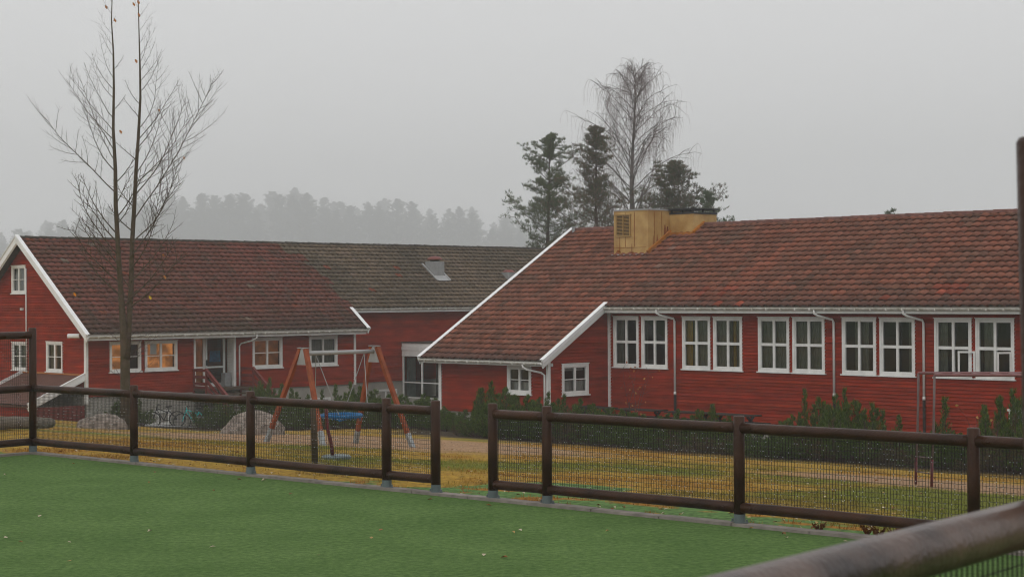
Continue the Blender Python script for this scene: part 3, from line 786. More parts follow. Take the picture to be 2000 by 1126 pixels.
# ------------------------------------------------------------------ left building
C0 = Vector((-17.99, 73.5)); LZ = -3.2
lb = thing('school_building', (C0.x, C0.y, LZ), R(45), 'red gabled building with lamp lit windows, entrance steps and a half grey tiled roof', 'building')
EY, EZ, SL = -0.70, 0.98, 0.742
lzf = lambda y: EZ + 0.06 + SL * (y - EY)
LR = 4.95; LBK = lambda y: lzf(LR) - SL * (y - LR)
STEP = 14.75; MIDY = 0.60
def lt_tint(x, y, k):
    n1 = noise.noise(Vector((x * 0.3, y * 0.3, 2))); n2 = noise.noise(Vector((x * 1.3, y * 1.3, 17)))
    c = Vector((0.195, 0.068, 0.052)).lerp(Vector((0.145, 0.062, 0.048)), max(0, min(1, .5 + .45 * n1 + .3 * n2 + random.uniform(-.3, .3))))
    if x + 0.5 * n2 > STEP + 0.05 * (y - LR) * -1 - (0.9 if y > 4.2 else 0): c = Vector((0.18, 0.145, 0.105)).lerp(Vector((0.125, 0.107, 0.08)), .5 + n1)
    c = c * random.uniform(.82, 1.15)
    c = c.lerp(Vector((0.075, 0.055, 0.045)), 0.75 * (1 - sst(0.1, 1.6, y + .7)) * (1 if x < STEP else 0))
    c = c.lerp(Vector((0.07, 0.065, 0.045)), 0.4 * sst(0.1, 0.45, n2))
    if random.random() < (0.012 if x < STEP else 0.02): c = Vector((0.19, 0.15, 0.12)) if random.random() < .5 else Vector((0.22, .07, .04))
    return tuple(c)
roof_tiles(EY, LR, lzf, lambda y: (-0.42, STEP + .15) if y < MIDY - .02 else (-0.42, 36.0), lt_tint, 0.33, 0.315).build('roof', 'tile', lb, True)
ub = MB(); slab(ub, -.40, 36, MIDY + .003, LR - .02, lzf); slab(ub, -.40, STEP + .1, EY + .03, MIDY, lzf); ub.build('soffit', 'soffit', lb)
bb = MB(); slab(bb, -.42, 36, LR + .02, 10.6, LBK, .13, .03); bb.build('back_roof', 'ridge', lb)
ridge_caps(lb, -.4, 36, LR, lzf(LR), 'ridge', .11, .36)
verge(lb, -0.47, EY - .12, LR + .03, lzf, h=.26, out=-1, m='verge')
mb = MB(); mb.bar((-0.47, LR - .03, LBK(LR) - .04), (-0.47, 10.6, LBK(10.6) - .04), .03, .26); mb.bar((-.43, LR, LBK(LR) - .15), (-.43, 10.6, LBK(10.6) - .15), .03, .2)
mb.bar((-.44, LR, LBK(LR) + .10), (-.44, 10.6, LBK(10.6) + .10), .16, .022); mb.build('verge_board', 'verge', lb)
verge(lb, STEP + .19, EY - .1, MIDY - .1, lzf, h=.12, out=1)
gutter(lb, (-0.35, EY - .09, EZ - .02), (STEP + .1, EY - .09, EZ - .01)); gutter(lb, (STEP + .4, MIDY - .09, lzf(MIDY) - .03), (36, MIDY - .09, lzf(MIDY) - .05))
boxes(lb, 'fascia', 'white', [((-.38, EY + .005, EZ - .2), (STEP + .1, EY + .025, EZ - .0)), ((STEP + .2, MIDY - .02, lzf(MIDY) - .22), (36, MIDY - .0, lzf(MIDY) - .03))])
w1 = Wall(0, 0, 1, 0); SB = -1.62
PX0, PX1 = 5.42, 7.72       # porch recess
h1 = [(1.14, 2.66, -.58, .66), (2.86, 4.52, -.58, .66), (PX0, PX1, -1.7, 1.5), (8.64, 10.30, -.66, .68), (11.93, 13.58, -.66, .68)]
siding(w1, 0.08, PX0, SB, .95, None, h1[:2], .115).build('wall', 'red', lb); siding(w1, PX1, STEP - .12, SB, .95, None, h1[3:], .115).build('wall', 'red', lb)
wg = Wall(0, 10.0, 0, -1)
def gy(y): return 10.0 - y
hg = [(gy(6.17), gy(4.95), 2.8, 4.02), (gy(3.21), gy(1.87), -.58, .66), (gy(6.17), gy(4.86), -.58, .62)]
siding(wg, 0, 9.92, -1.3, 5.1, [(0, LBK(10) - .15), (gy(LR), lzf(LR) - .15), (9.92, lzf(0.08) - .15)], hg, .115).build('wall', 'red', lb)
wm = Wall(STEP, 1.1, 1, 0); siding(wm, 0, 20, SB - .03, lzf(1.1) - .15, None, [], .115).build('wall', 'red', lb)
ws = Wall(STEP - .05, 0, 0, 1); siding(ws, 0, 1.1, SB, 1.6, None, [], .115).build('wall', 'red', lb)
we = Wall(34.75, 1.1, 0, 1); siding(we, 0, 8.9, SB, 5.1, [(0, lzf(1.1) - .15), (LR - 1.1, lzf(LR) - .15), (8.9, LBK(10) - .15)], [], .115).build('wall', 'red', lb)
wk = Wall(34.75, 10, -1, 0); siding(wk, 0, 34.75, SB, 1.3, None, [], .115).build('wall', 'red', lb)
fm = MB(); fm.box((0.03, 0.05, -4.2), (PX0 + .06, 9.9, -1.62)); fm.box((PX0 + .063, 1.3, -4.2), (PX1 - .063, 9.9, -1.6)); fm.box((PX1 - .06, .05, -4.2), (STEP - .08, 9.9, -1.63)); fm.box((STEP - .077, 1.13, -4.2), (34.7, 9.9, SB - .03))
fm.build('foundation', 'foundation', lb)
boxes(lb, 'corner_board', 'white', [((-.04, -.04, -1.9), (.075, .12, .95)), ((STEP - .12, -.04, SB - .05), (STEP + .002, .10, .95))])
boxes(lb, 'vent_duct', 'white', [((STEP + .55, 1.03, .3), (STEP + .63, 1.09, 1.3))])
window(lb, w1, 1.12, 2.68, -.6, .68, 2, 2, .08, room='lit_room', half=(0, .52), mull=.03)
window(lb, w1, 2.88, 4.54, -.6, .68, 2, 2, .08, room='lit_room', half=(.02, .98), mull=.03, paper=(.18, .38, .55, .92, 'paper'))
window(lb, w1, 8.62, 10.32, -.68, .70, 2, 2, .09, room='dim_lit_room', mull=.04)
window(lb, w1, 11.91, 13.60, -.68, .70, 2, 2, .09, mull=.04, curtain=[(.05, .95, .1, .95, 'curtain')])
mb = MB(); mb.box((2.685, .0, -.6), (2.875, .03, .66)); mb.build('window_post', 'redwood', lb)
window(lb, wg, gy(6.17), gy(4.95), 2.8, 4.02, 2, 2, .08, mull=.03, curtain=[(.05, .95, .05, .95, 'curtain_white')])
window(lb, wg, gy(3.21), gy(1.87), -.6, .68, 2, 2, .08, mull=.03, room='lit_room', half=(.5, 1), curtain=[(.05, .45, .05, .95, 'curtain')])
window(lb, wg, gy(6.17), gy(4.86), -.6, .62, 2, 2, .08, mull=.03, curtain=[(.05, .95, .05, .95, 'curtain_teal')])
# cellar windows
window(lb, Wall(0, .05, 1, 0), 2.9, 4.2, -3.0, -2.35, 2, 1, .07, sill=False)
window(lb, Wall(0, .05, 1, 0), 11.9, 13.2, -2.75, -2.2, 2, 1, .06, sill=False)
window(lb, Wall(0, 1.13, 1, 0), 16.9, 18.35, -2.75, -2.05, 2, 1, .07, sill=False)
# porch recess
mb = MB(); DP = .62; FLR = -1.45
mb.box((PX0, 0.0, FLR), (PX0 + .12, .14, .98)); mb.box((PX1 - .12, 0, FLR), (PX1, .14, .98))
mb.box((PX0 + .12, 0.02, .72), (PX1 - .12, .1, .96)); mb.build('porch_post', 'white', lb)
wp = Wall(PX1 - .001, .15, 0, 1)
wq = Wall(PX1, DP, -1, 0)
sdm = MB(); k = FLR
while k < .9:
    sdm.box((PX1 - .03 - .012, .15, k), (PX1 - .005, DP, k + .112)); k += .119
sdm.build('porch_cladding', 'white', lb)
dw = Wall(0, DP, 1, 0)
def door_leaf(a0, a1, nm, poster=False):
    mb = MB(); f = .1
    dw.box(mb, a0, a0 + f, -.04, .02, FLR, .8); dw.box(mb, a1 - f, a1, -.04, .02, FLR, .8)
    dw.box(mb, a0 + f, a1 - f, -.04, .018, .7, .8); dw.box(mb, a0 + f, a1 - f, -.04, .018, FLR, FLR + .16); dw.box(mb, a0 + f, a1 - f, -.04, .018, -.62, -.54)
    o = mb.build(nm, 'white', lb)
    g = MB(); g.face([dw.p(a0 + f, -.02, FLR + .1), dw.p(a1 - f, -.02, FLR + .1), dw.p(a1 - f, -.02, .75), dw.p(a0 + f, -.02, .75)]); g.build('pane', 'glass', o)
    g = MB(); g.face([dw.p(a0, -1.5, FLR), dw.p(a1, -1.5, FLR), dw.p(a1, -1.5, .8), dw.p(a0, -1.5, .8)]); g.build('hall_wall', 'dim_lit_room', o)
    if poster:
        g = MB(); g.face([dw.p(a0 + .25, -.03, -.35), dw.p(a1 - .22, -.03, -.35), dw.p(a1 - .25, -.03, .15), dw.p(a0 + .27, -.03, .15)]); g.build('poster', 'poster', o)
    return o
dw2 = door_leaf(PX0 + .05, 6.45, 'side_light'); dl = door_leaf(6.47, 7.55, 'door', True)
mb = MB(); dw.box(mb, 6.49, 6.54, .02, .08, -.5, -.25); mb.build('handle', 'black', dl)
mb = MB(); mb.box((7.2, .12, FLR + .002), (7.5, .42, FLR + .6)); mb.build('waste_bin', 'steel', lb)
st = MB()
st.box((PX0 - .05, -1.0, FLR - .1), (PX1 + .25, DP + .2, FLR))
for i in range(6): st.box((PX0, -1.0 - .28 * (i + 1), FLR - .1 - .19 * (i + 1)), (PX1 + .2, -1.0 - .28 * i - .02, FLR - .1 - .19 * (i + 1) + .05))
for x in (PX0, PX1 + .15): st.bar((x, -1.0, FLR - .15), (x, -2.8, FLR - 1.35), .05, .25)
M['step'] = mat('wet_brown_steps', (0.075, 0.05, 0.035), .6, .3, .3, 4)
st.build('steps', 'step', lb)
for x in (PX0 - .02, PX1 + .22):
    rl = MB()
    for (y0, y1) in ((0, -.07), (-.95, -1.03)): rl.box((x - .04, y1, FLR - .6), (x + .04, y0, FLR + .86))
    for z in (.80, .50, .2, .04):
        rl.bar((x, 0, FLR + z), (x, -1.0, FLR + z), .035, .13 if z != .8 else .12)
    rl.bar((x, -.96, FLR + .88), (x, -2.75, FLR - .38), .13, .045)
    for z in (.72, .36, .06): rl.bar((x, -1.0, FLR + z), (x, -2.7, FLR + z - 1.2), .03, .15)
    rl.box((x - .04, -2.75, FLR - 1.5), (x + .04, -2.67, FLR - .4))
    rl.build('stair_rail', 'redwood', lb)
downpipe(lb, [(8.0 + .3, EY - .09, EZ - .08), (8.3, EY - .09, EZ - .25), (8.15, EY + .1, EZ - .38), (7.92, -.12, EZ - .5), (7.86, -.07, EZ - .62), (7.86, -.07, -1.6)], .035)
downpipe(lb, [(-.05, 4.87, 3.9), (-.05, 4.87, -.7)], .03)
mb = MB(); mb.box((-.09, 5.15, 2.05), (0, 5.35, 2.15)); mb.build('wall_lamp', 'curtain_white', lb)
mb = MB(); mb.tube([(-.42, .75, .97), (-.1, .35, .97)], .1, 10); mb.build('roof_beam_end', 'verge', lb)
# roof ventilator
v0 = Vector((22.35, 2.62)); zz = lzf(2.62)
mb = MB(); X2 = v0.x; mb.v += [(X2, 2.66, zz - .05), (X2 + .72, 2.66, zz - .05), (X2 + .72, 3.35, lzf(3.35) - .05), (X2, 3.35, lzf(3.35) - .05), (X2, 2.66, zz + .88), (X2 + .72, 2.66, zz + .88), (X2 + .72, 3.35, zz + .9), (X2, 3.35, zz + .9)]
for e in ((0,3,2,1),(4,5,6,7),(0,1,5,4),(1,2,6,5),(2,3,7,6),(3,0,4,7)): mb.f.append(e); mb.c.append(None)
for i in range(8): mb.box((X2 + .03 + i * .09, 2.645, zz), (X2 + .05 + i * .09, 2.659, zz + .86))
for i in range(7): mb.box((X2 - .012, 2.7 + i * .09, zz + .1 + i * .04), (X2 - .001, 2.72 + i * .09, zz + .86))
vo = mb.build('roof_ventilator', 'grey', lb)
mb = MB(); mb.bar((X2 - .1, 2.3, lzf(2.3) + .13), (X2 - .1, 3.5, lzf(3.5) + .13), .1, .06); mb.bar((X2 + .82, 2.3, lzf(2.3) + .13), (X2 + .82, 3.4, lzf(3.4) + .13), .1, .06)
mb.bar((X2 + .36, 2.28, lzf(2.28) + .13), (X2 + .36, 2.64, lzf(2.64) + .13), .82, .03); mb.build('flashing', 'grey', vo)
mb = MB(); cx, cy = X2 + .36, 3.0
mb.tube([(cx, cy, zz + .88), (cx, cy, zz + .97)], .26, 16); mb.build('vent_neck', 'black', vo)
mb = MB(); mb.tube([(cx, cy, zz + .97), (cx, cy, zz + 1.03), (cx, cy, zz + 1.13), (cx, cy, zz + 1.18)], [.41, .40, .28, .03], 20)
M['ventcap'] = mat('faded_red_cap', (.20, .055, .045), .5, .3, .3, 5); mb.build('vent_cap', 'ventcap', vo, True)
mb = MB(); mb.box((27.5, 2.35, lzf(2.35) - .1), (28.1, 2.9, lzf(2.35) + .55)); o = mb.build('roof_ventilator', 'grey', lb)
mb = MB(); mb.tube([(27.8, 2.62, lzf(2.35) + .55), (27.8, 2.62, lzf(2.35) + .68)], [.36, .2], 16); mb.build('vent_cap', 'ventcap', o)
# lean-to roof against the gable
lz = lambda x: -.72 + .43 * x
M['lean'] = mat('brown_lean_to', (0.12, 0.045, 0.03), .6, .3, .25, 4, .3, 30)
mb = MB(); i = 0
for j in range(60):
    ya, yb = .12 + j * .085, .12 + (j + 1) * .085; h = .015 if j % 2 else 0
    mb.face([(-.02, ya, lz(-.02) + h), (-2.6, ya, lz(-2.6) + h), (-2.6, yb, lz(-2.6) + .015 - h), (-.02, yb, lz(-.02) + .015 - h)])
mb.bar((-.02, 2.7, lz(0) - .1), (-2.6, 2.7, lz(-2.6) - .1), 5.1, .06)
mb.build('lean_to_roof', 'lean', lb)
mb = MB(); mb.bar((-.03, .05, lz(0) - .02), (-2.7, .05, lz(-2.7) - .02), .04, .26, (0, 0, 1)); mb.bar((-.03, .09, lz(0) - .13), (-2.7, .09, lz(-2.7) - .13), .04, .16); mb.bar((-.03, .07, lz(0) + .12), (-2.7, .07, lz(-2.7) + .12), .14, .02)
mb.build('lean_to_verge', 'verge', lb); mb = MB(); mb.bar((-.03, 5.25, lz(0) + .02), (-2.7, 5.25, lz(-2.7) + .02), .06, .2); mb.build('lean_to_verge', 'verge', lb)
mb = MB(); mb.box((-.06, .1, lz(0) + .01), (-.024, 5.2, lz(0) + .08)); mb.build('flashing', 'copper', lb)
lw = Wall(-2.4, 5.2, 0, -1); siding(lw, 0, 5.1, -3.9, -1.9, None, [], .115).build('wall', 'red', lb)
lw = Wall(-2.4, .1, 1, 0); mb = MB(); lw.box(mb, .02, 2.38, -.05, 0, -3.9, -1.95); mb.build('lean_to_side', 'redwood', lb)
# glazed link towards the other building
GX = 18.7
mb = MB()
def lbx(y0, y1, x0, x1, z0, z1): mb.box((x0, y0, z0), (x1, y1, z1))
for kz, (oo, z0, z1) in enumerate(((.0, .06, .24), (.02, -.12, .055), (.0, -.42, -.125))): lbx(-9.0, 1.05, GX - .06 - oo, GX, z0, z1)
lbx(-9.0, 1.05, GX + .001, GX + 2.9, -.41, .2); fo = mb.build('link_fascia', 'white', lb)
mb = MB(); lbx(-9.1, 1.07, GX - .1, GX + 3, .242, .285); mb.build('link_roof', 'ridge', lb)
mb = MB()
ys = [1.02, .22 - .6, -1.9, -3.3, -4.7, -6.1, -7.5, -8.9]
for y in ys: lbx(y - .07, y + .02, GX - .03, GX + .05, -2.5, -.422)
for z in (-2.5, -1.75): lbx(-8.9, .95, GX - .02, GX + .04, z, z + .05)
lo = mb.build('link_frame', 'white', lb)
mb = MB(); mb.face([(GX + .01, 1.0, -2.5), (GX + .01, -8.9, -2.5), (GX + .01, -8.9, -.42), (GX + .01, 1.0, -.42)]); mb.build('pane', 'glass', lo)
mb = MB(); pr = None
for i in range(17):
    y = .92 - i * .04; c = ((GX + .15 + .03 * math.sin(i * 1.7), y, -2.45), (GX + .15 + .03 * math.sin(i * 1.7), y, -.5))
    if pr: mb.face([pr[0], c[0], c[1], pr[1]])
    pr = c
mb.build('curtain', 'curtain_teal', lo)
mb = MB(); mb.face([(GX + 2.2, 1.0, -3), (GX + 2.2, -9, -3), (GX + 2.2, -9, .2), (GX + 2.2, 1, .2)]); mb.build('link_back', 'curtain', lb)
mb = MB(); lbx(-9, 1.06, GX - .05, GX + 2.2, -4.0, -2.505); mb.build('link_base', 'foundation', lb)
attach_all(lb, LZ)

# ------------------------------------------------------------------ playground
V3 = lambda p, z: Vector((p.x, p.y, z))
fA1, fA2, fB2 = on_ground(519, 862), on_ground(629, 870), on_ground(805, 854)
vd = Vector((0.7071, 0.7071))
ud = (fA2.xy - fA1.xy)
mid = (fA1.xy + fA2.xy) / 2
TZ = 1.36
BL = 2.48; SP = 0.25
fB2x = fA2.xy + vd * BL * 1.08
swing = thing('swing_frame', (mid.x, mid.y, terrain(mid.x, mid.y)), 0, 'orange stained wooden swing frame with grey steel crossbar standing in the sand', 'swing frame')
mid2 = mid + vd * BL
for m_, flip in ((mid, 0), (mid2, 1)):
    for s in (-1, 1):
        sgn = -1 if flip else 1; ft = m_ + ud * (0.5 * s); top = m_ + vd * (SP * sgn) + ud * (0.045 * s)
        ft3 = Vector((ft.x, ft.y, terrain(ft.x, ft.y))); tp = Vector((top.x, top.y, TZ + .08))
        d = (tp - ft3).normalized()
        mb = MB(); mb.bar(ft3 + d * .28, tp, .085, .085, (vd.x, vd.y, 0)); o = mb.build('leg', 'orangewood'); reparent(o, swing)
        mb = MB(); mb.bar(ft3 - d * .1, ft3 + d * .32, .092, .092, (vd.x, vd.y, 0)); sh = mb.build('leg_shoe', 'steel', o)
    mb = MB(); u3 = Vector((ud.x, ud.y, 0)); mt = m_ + vd * (SP * sgn); c = Vector((mt.x, mt.y, TZ))
    o3 = Vector((vd.x, vd.y, 0)) * (-.03 if not flip else .03)
    for w_ in (o3, -o3):
        q = [c - u3 * .02 + w_ + Vector((0, 0, .08)), c + u3 * .02 + w_ + Vector((0, 0, .08)), c + u3 * .095 + w_ + Vector((0, 0, -.26)), c - u3 * .095 + w_ + Vector((0, 0, -.26))]
        k_ = w_.normalized() * .004
        i0 = len(mb.v); mb.v += [tuple(e - k_) for e in q] + [tuple(e + k_) for e in q]
        for e in ((0,3,2,1),(4,5,6,7),(0,1,5,4),(1,2,6,5),(2,3,7,6),(3,0,4,7)): mb.f.append(tuple(i0 + x for x in e)); mb.c.append(None)
    for s in (-1, 1):
        tq = c + u3 * (.045 * s) + Vector((0, 0, .1)); mb.bar(tq - o3.normalized() * .06, tq + o3.normalized() * .06, .11, .015)
    reparent(mb.build('bracket', 'grey'), swing)
mb = MB(); mb.tube([V3(mid + vd * SP, TZ - .02), V3(mid2 - vd * SP, TZ - .02)], .045, 12); reparent(mb.build('crossbar', 'grey', None, True), swing)
# basket swing
bc = mid + vd * (BL * .52); bz = terrain(bc.x, bc.y) + .62
basket = thing('basket_swing', (bc.x, bc.y, bz), 0, 'round blue rope basket seat hanging from the swing frame', 'swing seat')
mb = MB(); RR = .43; pts = [(bc.x + RR * math.cos(t), bc.y + RR * math.sin(t), bz) for t in [2 * math.pi * i / 32 for i in range(33)]]
mb.tube(pts, .045, 8); reparent(mb.build('rim', 'blue', None, True), basket)
mb = MB()
for i in range(-5, 6):
    h = math.sqrt(max(0, RR ** 2 - (i * .1) ** 2))
    mb.tube([(bc.x + i * .1, bc.y - h, bz), (bc.x + i * .1, bc.y, bz - .1), (bc.x + i * .1, bc.y + h, bz)], .009, 4)
    mb.tube([(bc.x - h, bc.y + i * .1, bz), (bc.x, bc.y + i * .1, bz - .1), (bc.x + h, bc.y + i * .1, bz)], .009, 4)
reparent(mb.build('net', 'blue'), basket)
for s in (-1, 1):
    hp = mid + vd * (BL * (.51 + .27 * s))
    for w_ in (-1, 1):
        e = bc + vd * (.4 * s) + Vector((ud.x, ud.y)).normalized() * (.4 * w_)
        mb = MB(); mb.tube([V3(hp, TZ - .06), (e.x, e.y, bz + .03)], .009, 5); reparent(mb.build('rope', 'grey'), basket)
# spinner with a bent red pole, and an old post beside it
pp = on_ground(613, 905)
mb = MB(); h = terrain(pp.x, pp.y)
mb.tube([(pp.x, pp.y, h - .1), (pp.x - .01, pp.y, h + .6), (pp.x - .03, pp.y, h + .86)], [.05, .048, .045], 10)
o = mb.build('wooden_post', 'bark', None, True, (pp.x, pp.y, h)); tag(o, 'thin grey weathered wooden post in the grass beside the red bent pole', 'post')
sp = on_ground(655, 897); h = terrain(sp.x, sp.y)
spin = thing('standing_spinner', (sp.x, sp.y, h), 0, 'small standing spinner with a bent dark red pole on a round grey disc', 'playground spinner')
mb = MB(); mb.tube([(sp.x, sp.y, h + .01), (sp.x, sp.y, h + .05), (sp.x, sp.y, h + .075)], [.24, .25, .22], 24); reparent(mb.build('disc', 'wetsteel'), spin)
mb = MB(); mb.tube([(sp.x - .06, sp.y, h + .07), (sp.x - .09, sp.y, h + .3), (sp.x - .14, sp.y, h + .5), (sp.x - .16, sp.y, h + .75), (sp.x - .17, sp.y, h + .9)], .03, 10)
reparent(mb.build('pole', 'redpaint', None, True), spin)
mb = MB(); mb.tube([(sp.x - .34, sp.y, h + .88), (sp.x - .26, sp.y, h + .94), (sp.x - .17, sp.y, h + .96), (sp.x - .1, sp.y, h + .91)], .022, 8); reparent(mb.build('hand_grip', 'grey', None, True), spin)

# horizontal ladder at the right
q1, q2 = on_ground(1787, 945), on_ground(1818, 951)
cl = thing('climbing_frame', (q1.x, q1.y, q1.z), 0, 'thin steel climbing frame with red feet and long top bars before the last windows', 'climbing frame')
def topz(px, py, Y): return CAMH + ray(px, py).z * Y
za, zb = topz(1791, 727, q1.y), topz(1829, 733, q2.y)
hz_ = (za + zb) / 2
pdir = (q2.xy - q1.xy); long = Vector((0.985, -0.17)).normalized()
Lb = 3.4
for q in (q1, q2):
    for e in (0, Lb):
        b_ = q.xy + long * e; g = terrain(b_.x, b_.y)
        mb = MB(); tx = .05 if e == 0 else -.05
        mb.tube([(b_.x, b_.y, g + .45), (b_.x + tx * .6, b_.y, (g + hz_) / 2), (b_.x + tx, b_.y, hz_)], .021, 8); o = mb.build('upright', 'dullred', None, True); reparent(o, cl)
        mb = MB(); mb.tube([(b_.x - .01, b_.y, g - .05), (b_.x, b_.y, g + .46)], .025, 8); f_ = mb.build('painted_foot', 'redpaint', o, True)
    mb = MB(); a = q.xy + Vector((.05, 0)); b_ = a + long * (Lb - .1); mb.tube([(a.x, a.y, hz_), (b_.x, b_.y, hz_)], .024, 8); reparent(mb.build('top_bar', 'pinksteel', None, True), cl)
for i in range(1, 11):
    a = q1.xy + long * (Lb * i / 11); b_ = q2.xy + long * (Lb * i / 11)
    mb = MB(); mb.tube([(a.x, a.y, hz_), (b_.x, b_.y, hz_)], .015, 6); reparent(mb.build('rung', 'pinksteel', None, True), cl)
for e in (0, Lb):
    for z in (.22, .48):
        a = q1.xy + long * e; b_ = q2.xy + long * e
        mb = MB(); mb.tube([(a.x, a.y, terrain(a.x, a.y) + z), (b_.x, b_.y, terrain(b_.x, b_.y) + z)], .012, 6); reparent(mb.build('rung', 'dullred', None, True), cl)

# boulders, fallen log
def boulder(px, py, w, hgt, seed, label, skew=0.0):
    g = on_ground(px, py); mb = MB(); nu, nv = 28, 14
    for j in range(nv + 1):
        th = math.pi * .62 * j / nv
        for i in range(nu):
            ph = 2 * math.pi * i / nu; d = Vector((math.sin(th) * math.cos(ph), math.sin(th) * math.sin(ph), math.cos(th)))
            r = 1 + .15 * noise.noise(d * 1.3 + Vector((seed, 0, 0))) + .06 * noise.noise(d * 4 + Vector((seed, 5, 0)))
            mb.v.append((d.x * w * r + skew * w * max(0, d.z) * .5, d.y * w * .7 * r, (d.z * r) * hgt))
    for j in range(nv):
        for i in range(nu):
            a = j * nu + i; b = j * nu + (i + 1) % nu; mb.f.append((a, a + nu, b + nu, b)); mb.c.append(None)
    o = mb.build('boulder', 'rock', None, True); o.location = (g.x, g.y, g.z - .02); tag(o, label, 'boulder'); return o
boulder(199, 837, .78, .46, 3.1, 'smooth flattish pinkish granite boulder left of the bare tree foot')
boulder(491, 847, .84, .62, 8.4, 'big humped pale lichened boulder behind the left leg of the swing frame', .25)
lg = on_ground(-30, 843); lg2 = on_ground(98, 840)
mb = MB(); a, b = Vector((lg.x, lg.y, lg.z + .16)), Vector((lg2.x, lg2.y, lg2.z + .17))
mb.tube([a, a.lerp(b, .4) + Vector((0, 0, .02)), a.lerp(b, .8), b], [.14, .13, .13, .11], 12)
o = mb.build('fallen_log', 'deadlog', None, True); tag(o, 'pale bleached log lying along the grass edge at the far left', 'log')

# bicycles
def bicycle(px, py, label, fm_, heading, small=1.0):
    g = on_line(px, 29.3); b = thing('bicycle', (g.x, g.y, g.z), heading, label, 'bicycle', None)
    r = .33 * small; wb = .52 * small
    for s in (-1, 1):
        mb = MB(); mb.tube([(s * wb + r * math.cos(t), 0, r + r * math.sin(t)) for t in [2 * math.pi * i / 24 for i in range(25)]], .026, 6); wh = mb.build('wheel', 'black', b, True)
        mb = MB()
        for i in range(10):
            t = math.pi * 2 * i / 10; mb.tube([(s * wb, 0, r), (s * wb + r * .96 * math.cos(t), 0, r + r * .96 * math.sin(t))], .004, 3)
        mb.tube([(s * wb, -.04, r), (s * wb, .04, r)], .03, 6); mb.build('spokes', 'grey', wh)
    bb_, st_, hd = Vector((-.05, 0, r - .03)), Vector((.15, 0, r + .38 * small)), Vector((-.36 * small, 0, r + .44 * small))
    mb = MB()
    for a, c in ((bb_, st_), (bb_, hd), (hd + Vector((0.01, 0, .05)), st_ + Vector((0, 0, -.1))), (st_, Vector((wb, 0, r))), (bb_, Vector((wb, 0, r))), (hd, Vector((-wb, 0, r))), (hd, hd + Vector((.03, 0, .14)))): mb.tube([a, c], .022, 6)
    mb.build('frame', fm_, b)
    mb = MB(); h = hd + Vector((.04, 0, .17)); mb.tube([h + Vector((.1, -.28, .02)), h + Vector((0, -.1, 0)), h + Vector((0, .1, 0)), h + Vector((.1, .28, .02))], .016, 6); mb.build('handlebar', 'black', b)
    mb = MB(); mb.tube([st_, st_ + Vector((.02, 0, .14))], .014, 6); s = st_ + Vector((.02, 0, .16)); mb.bar(s + Vector((-.14, 0, 0)), s + Vector((.13, 0, .02)), .12, .05); mb.build('saddle', 'black', b)
    return b
bicycle(321, 831, 'black bicycle parked against the grey cellar wall, left of the teal one', 'black', R(20))
bicycle(380, 832, 'teal framed bicycle parked against the grey cellar wall', 'teal', R(15), 1.05)
mb = MB(); a, b = on_ground(283, 833), on_ground(400, 837); mb.tube([(a.x, a.y, a.z + .05), (b.x, b.y, b.z + .05)], .04, 8); o = mb.build('ground_rail', 'grey', None, True); tag(o, 'thin pale rail lying along the grass edge below the bicycles', 'rail')

# picnic tables in front of the long wall
def picnic(x, y, gz, L, rot, label):
    c, s_ = math.cos(R(-45)), math.sin(R(-45)); wx = P0.x + x * c - y * s_; wy = P0.y + x * s_ + y * c
    t = thing('picnic_table', (wx, wy, gz), R(-45) + rot, label, 'picnic table', 'picnic tables along the long red wall')
    mb = MB()
    for i in range(5): mb.box((-L/2, -.36 + i * .148, .72), (L/2, -.36 + i * .148 + .135, .76))
    mb.build('tabletop', 'table', t)
    for s in (-1, 1):
        mb = MB(); mb.box((-L/2, s * .72 - .13, .42), (L/2, s * .72 + .13, .46)); mb.build('bench', 'table', t)
    for x_ in (-L/2 + .25, L/2 - .25):
        mb = MB(); mb.bar((x_, -.66, 0), (x_, .22, .72), .09, .05, (1, 0, 0)); mb.bar((x_ + .06, .66, 0), (x_ + .06, -.22, .72), .09, .05, (1, 0, 0)); mb.bar((x_ + .03, -.8, .39), (x_ + .03, .8, .39), .05, .08); mb.build('trestle', 'table', t)
for x, L, lab in ((1.0, 1.8, 'dark picnic table nearest the white corner board, under the sapling'), (3.3, 1.9, 'dark picnic table beside the first downpipe of the long wall'),
                  (5.6, 1.8, 'dark picnic table below the gap between the second and third window pair'), (7.6, 1.9, 'dark picnic table furthest right in its row along the wall')):
    c, s_ = math.cos(R(-45)), math.sin(R(-45)); wx = P0.x + x * c + 1.9 * s_; wy = P0.y + x * s_ - 1.9 * c
    picnic(x, -1.9, -2.42, L, random.uniform(-.15, .15), lab)

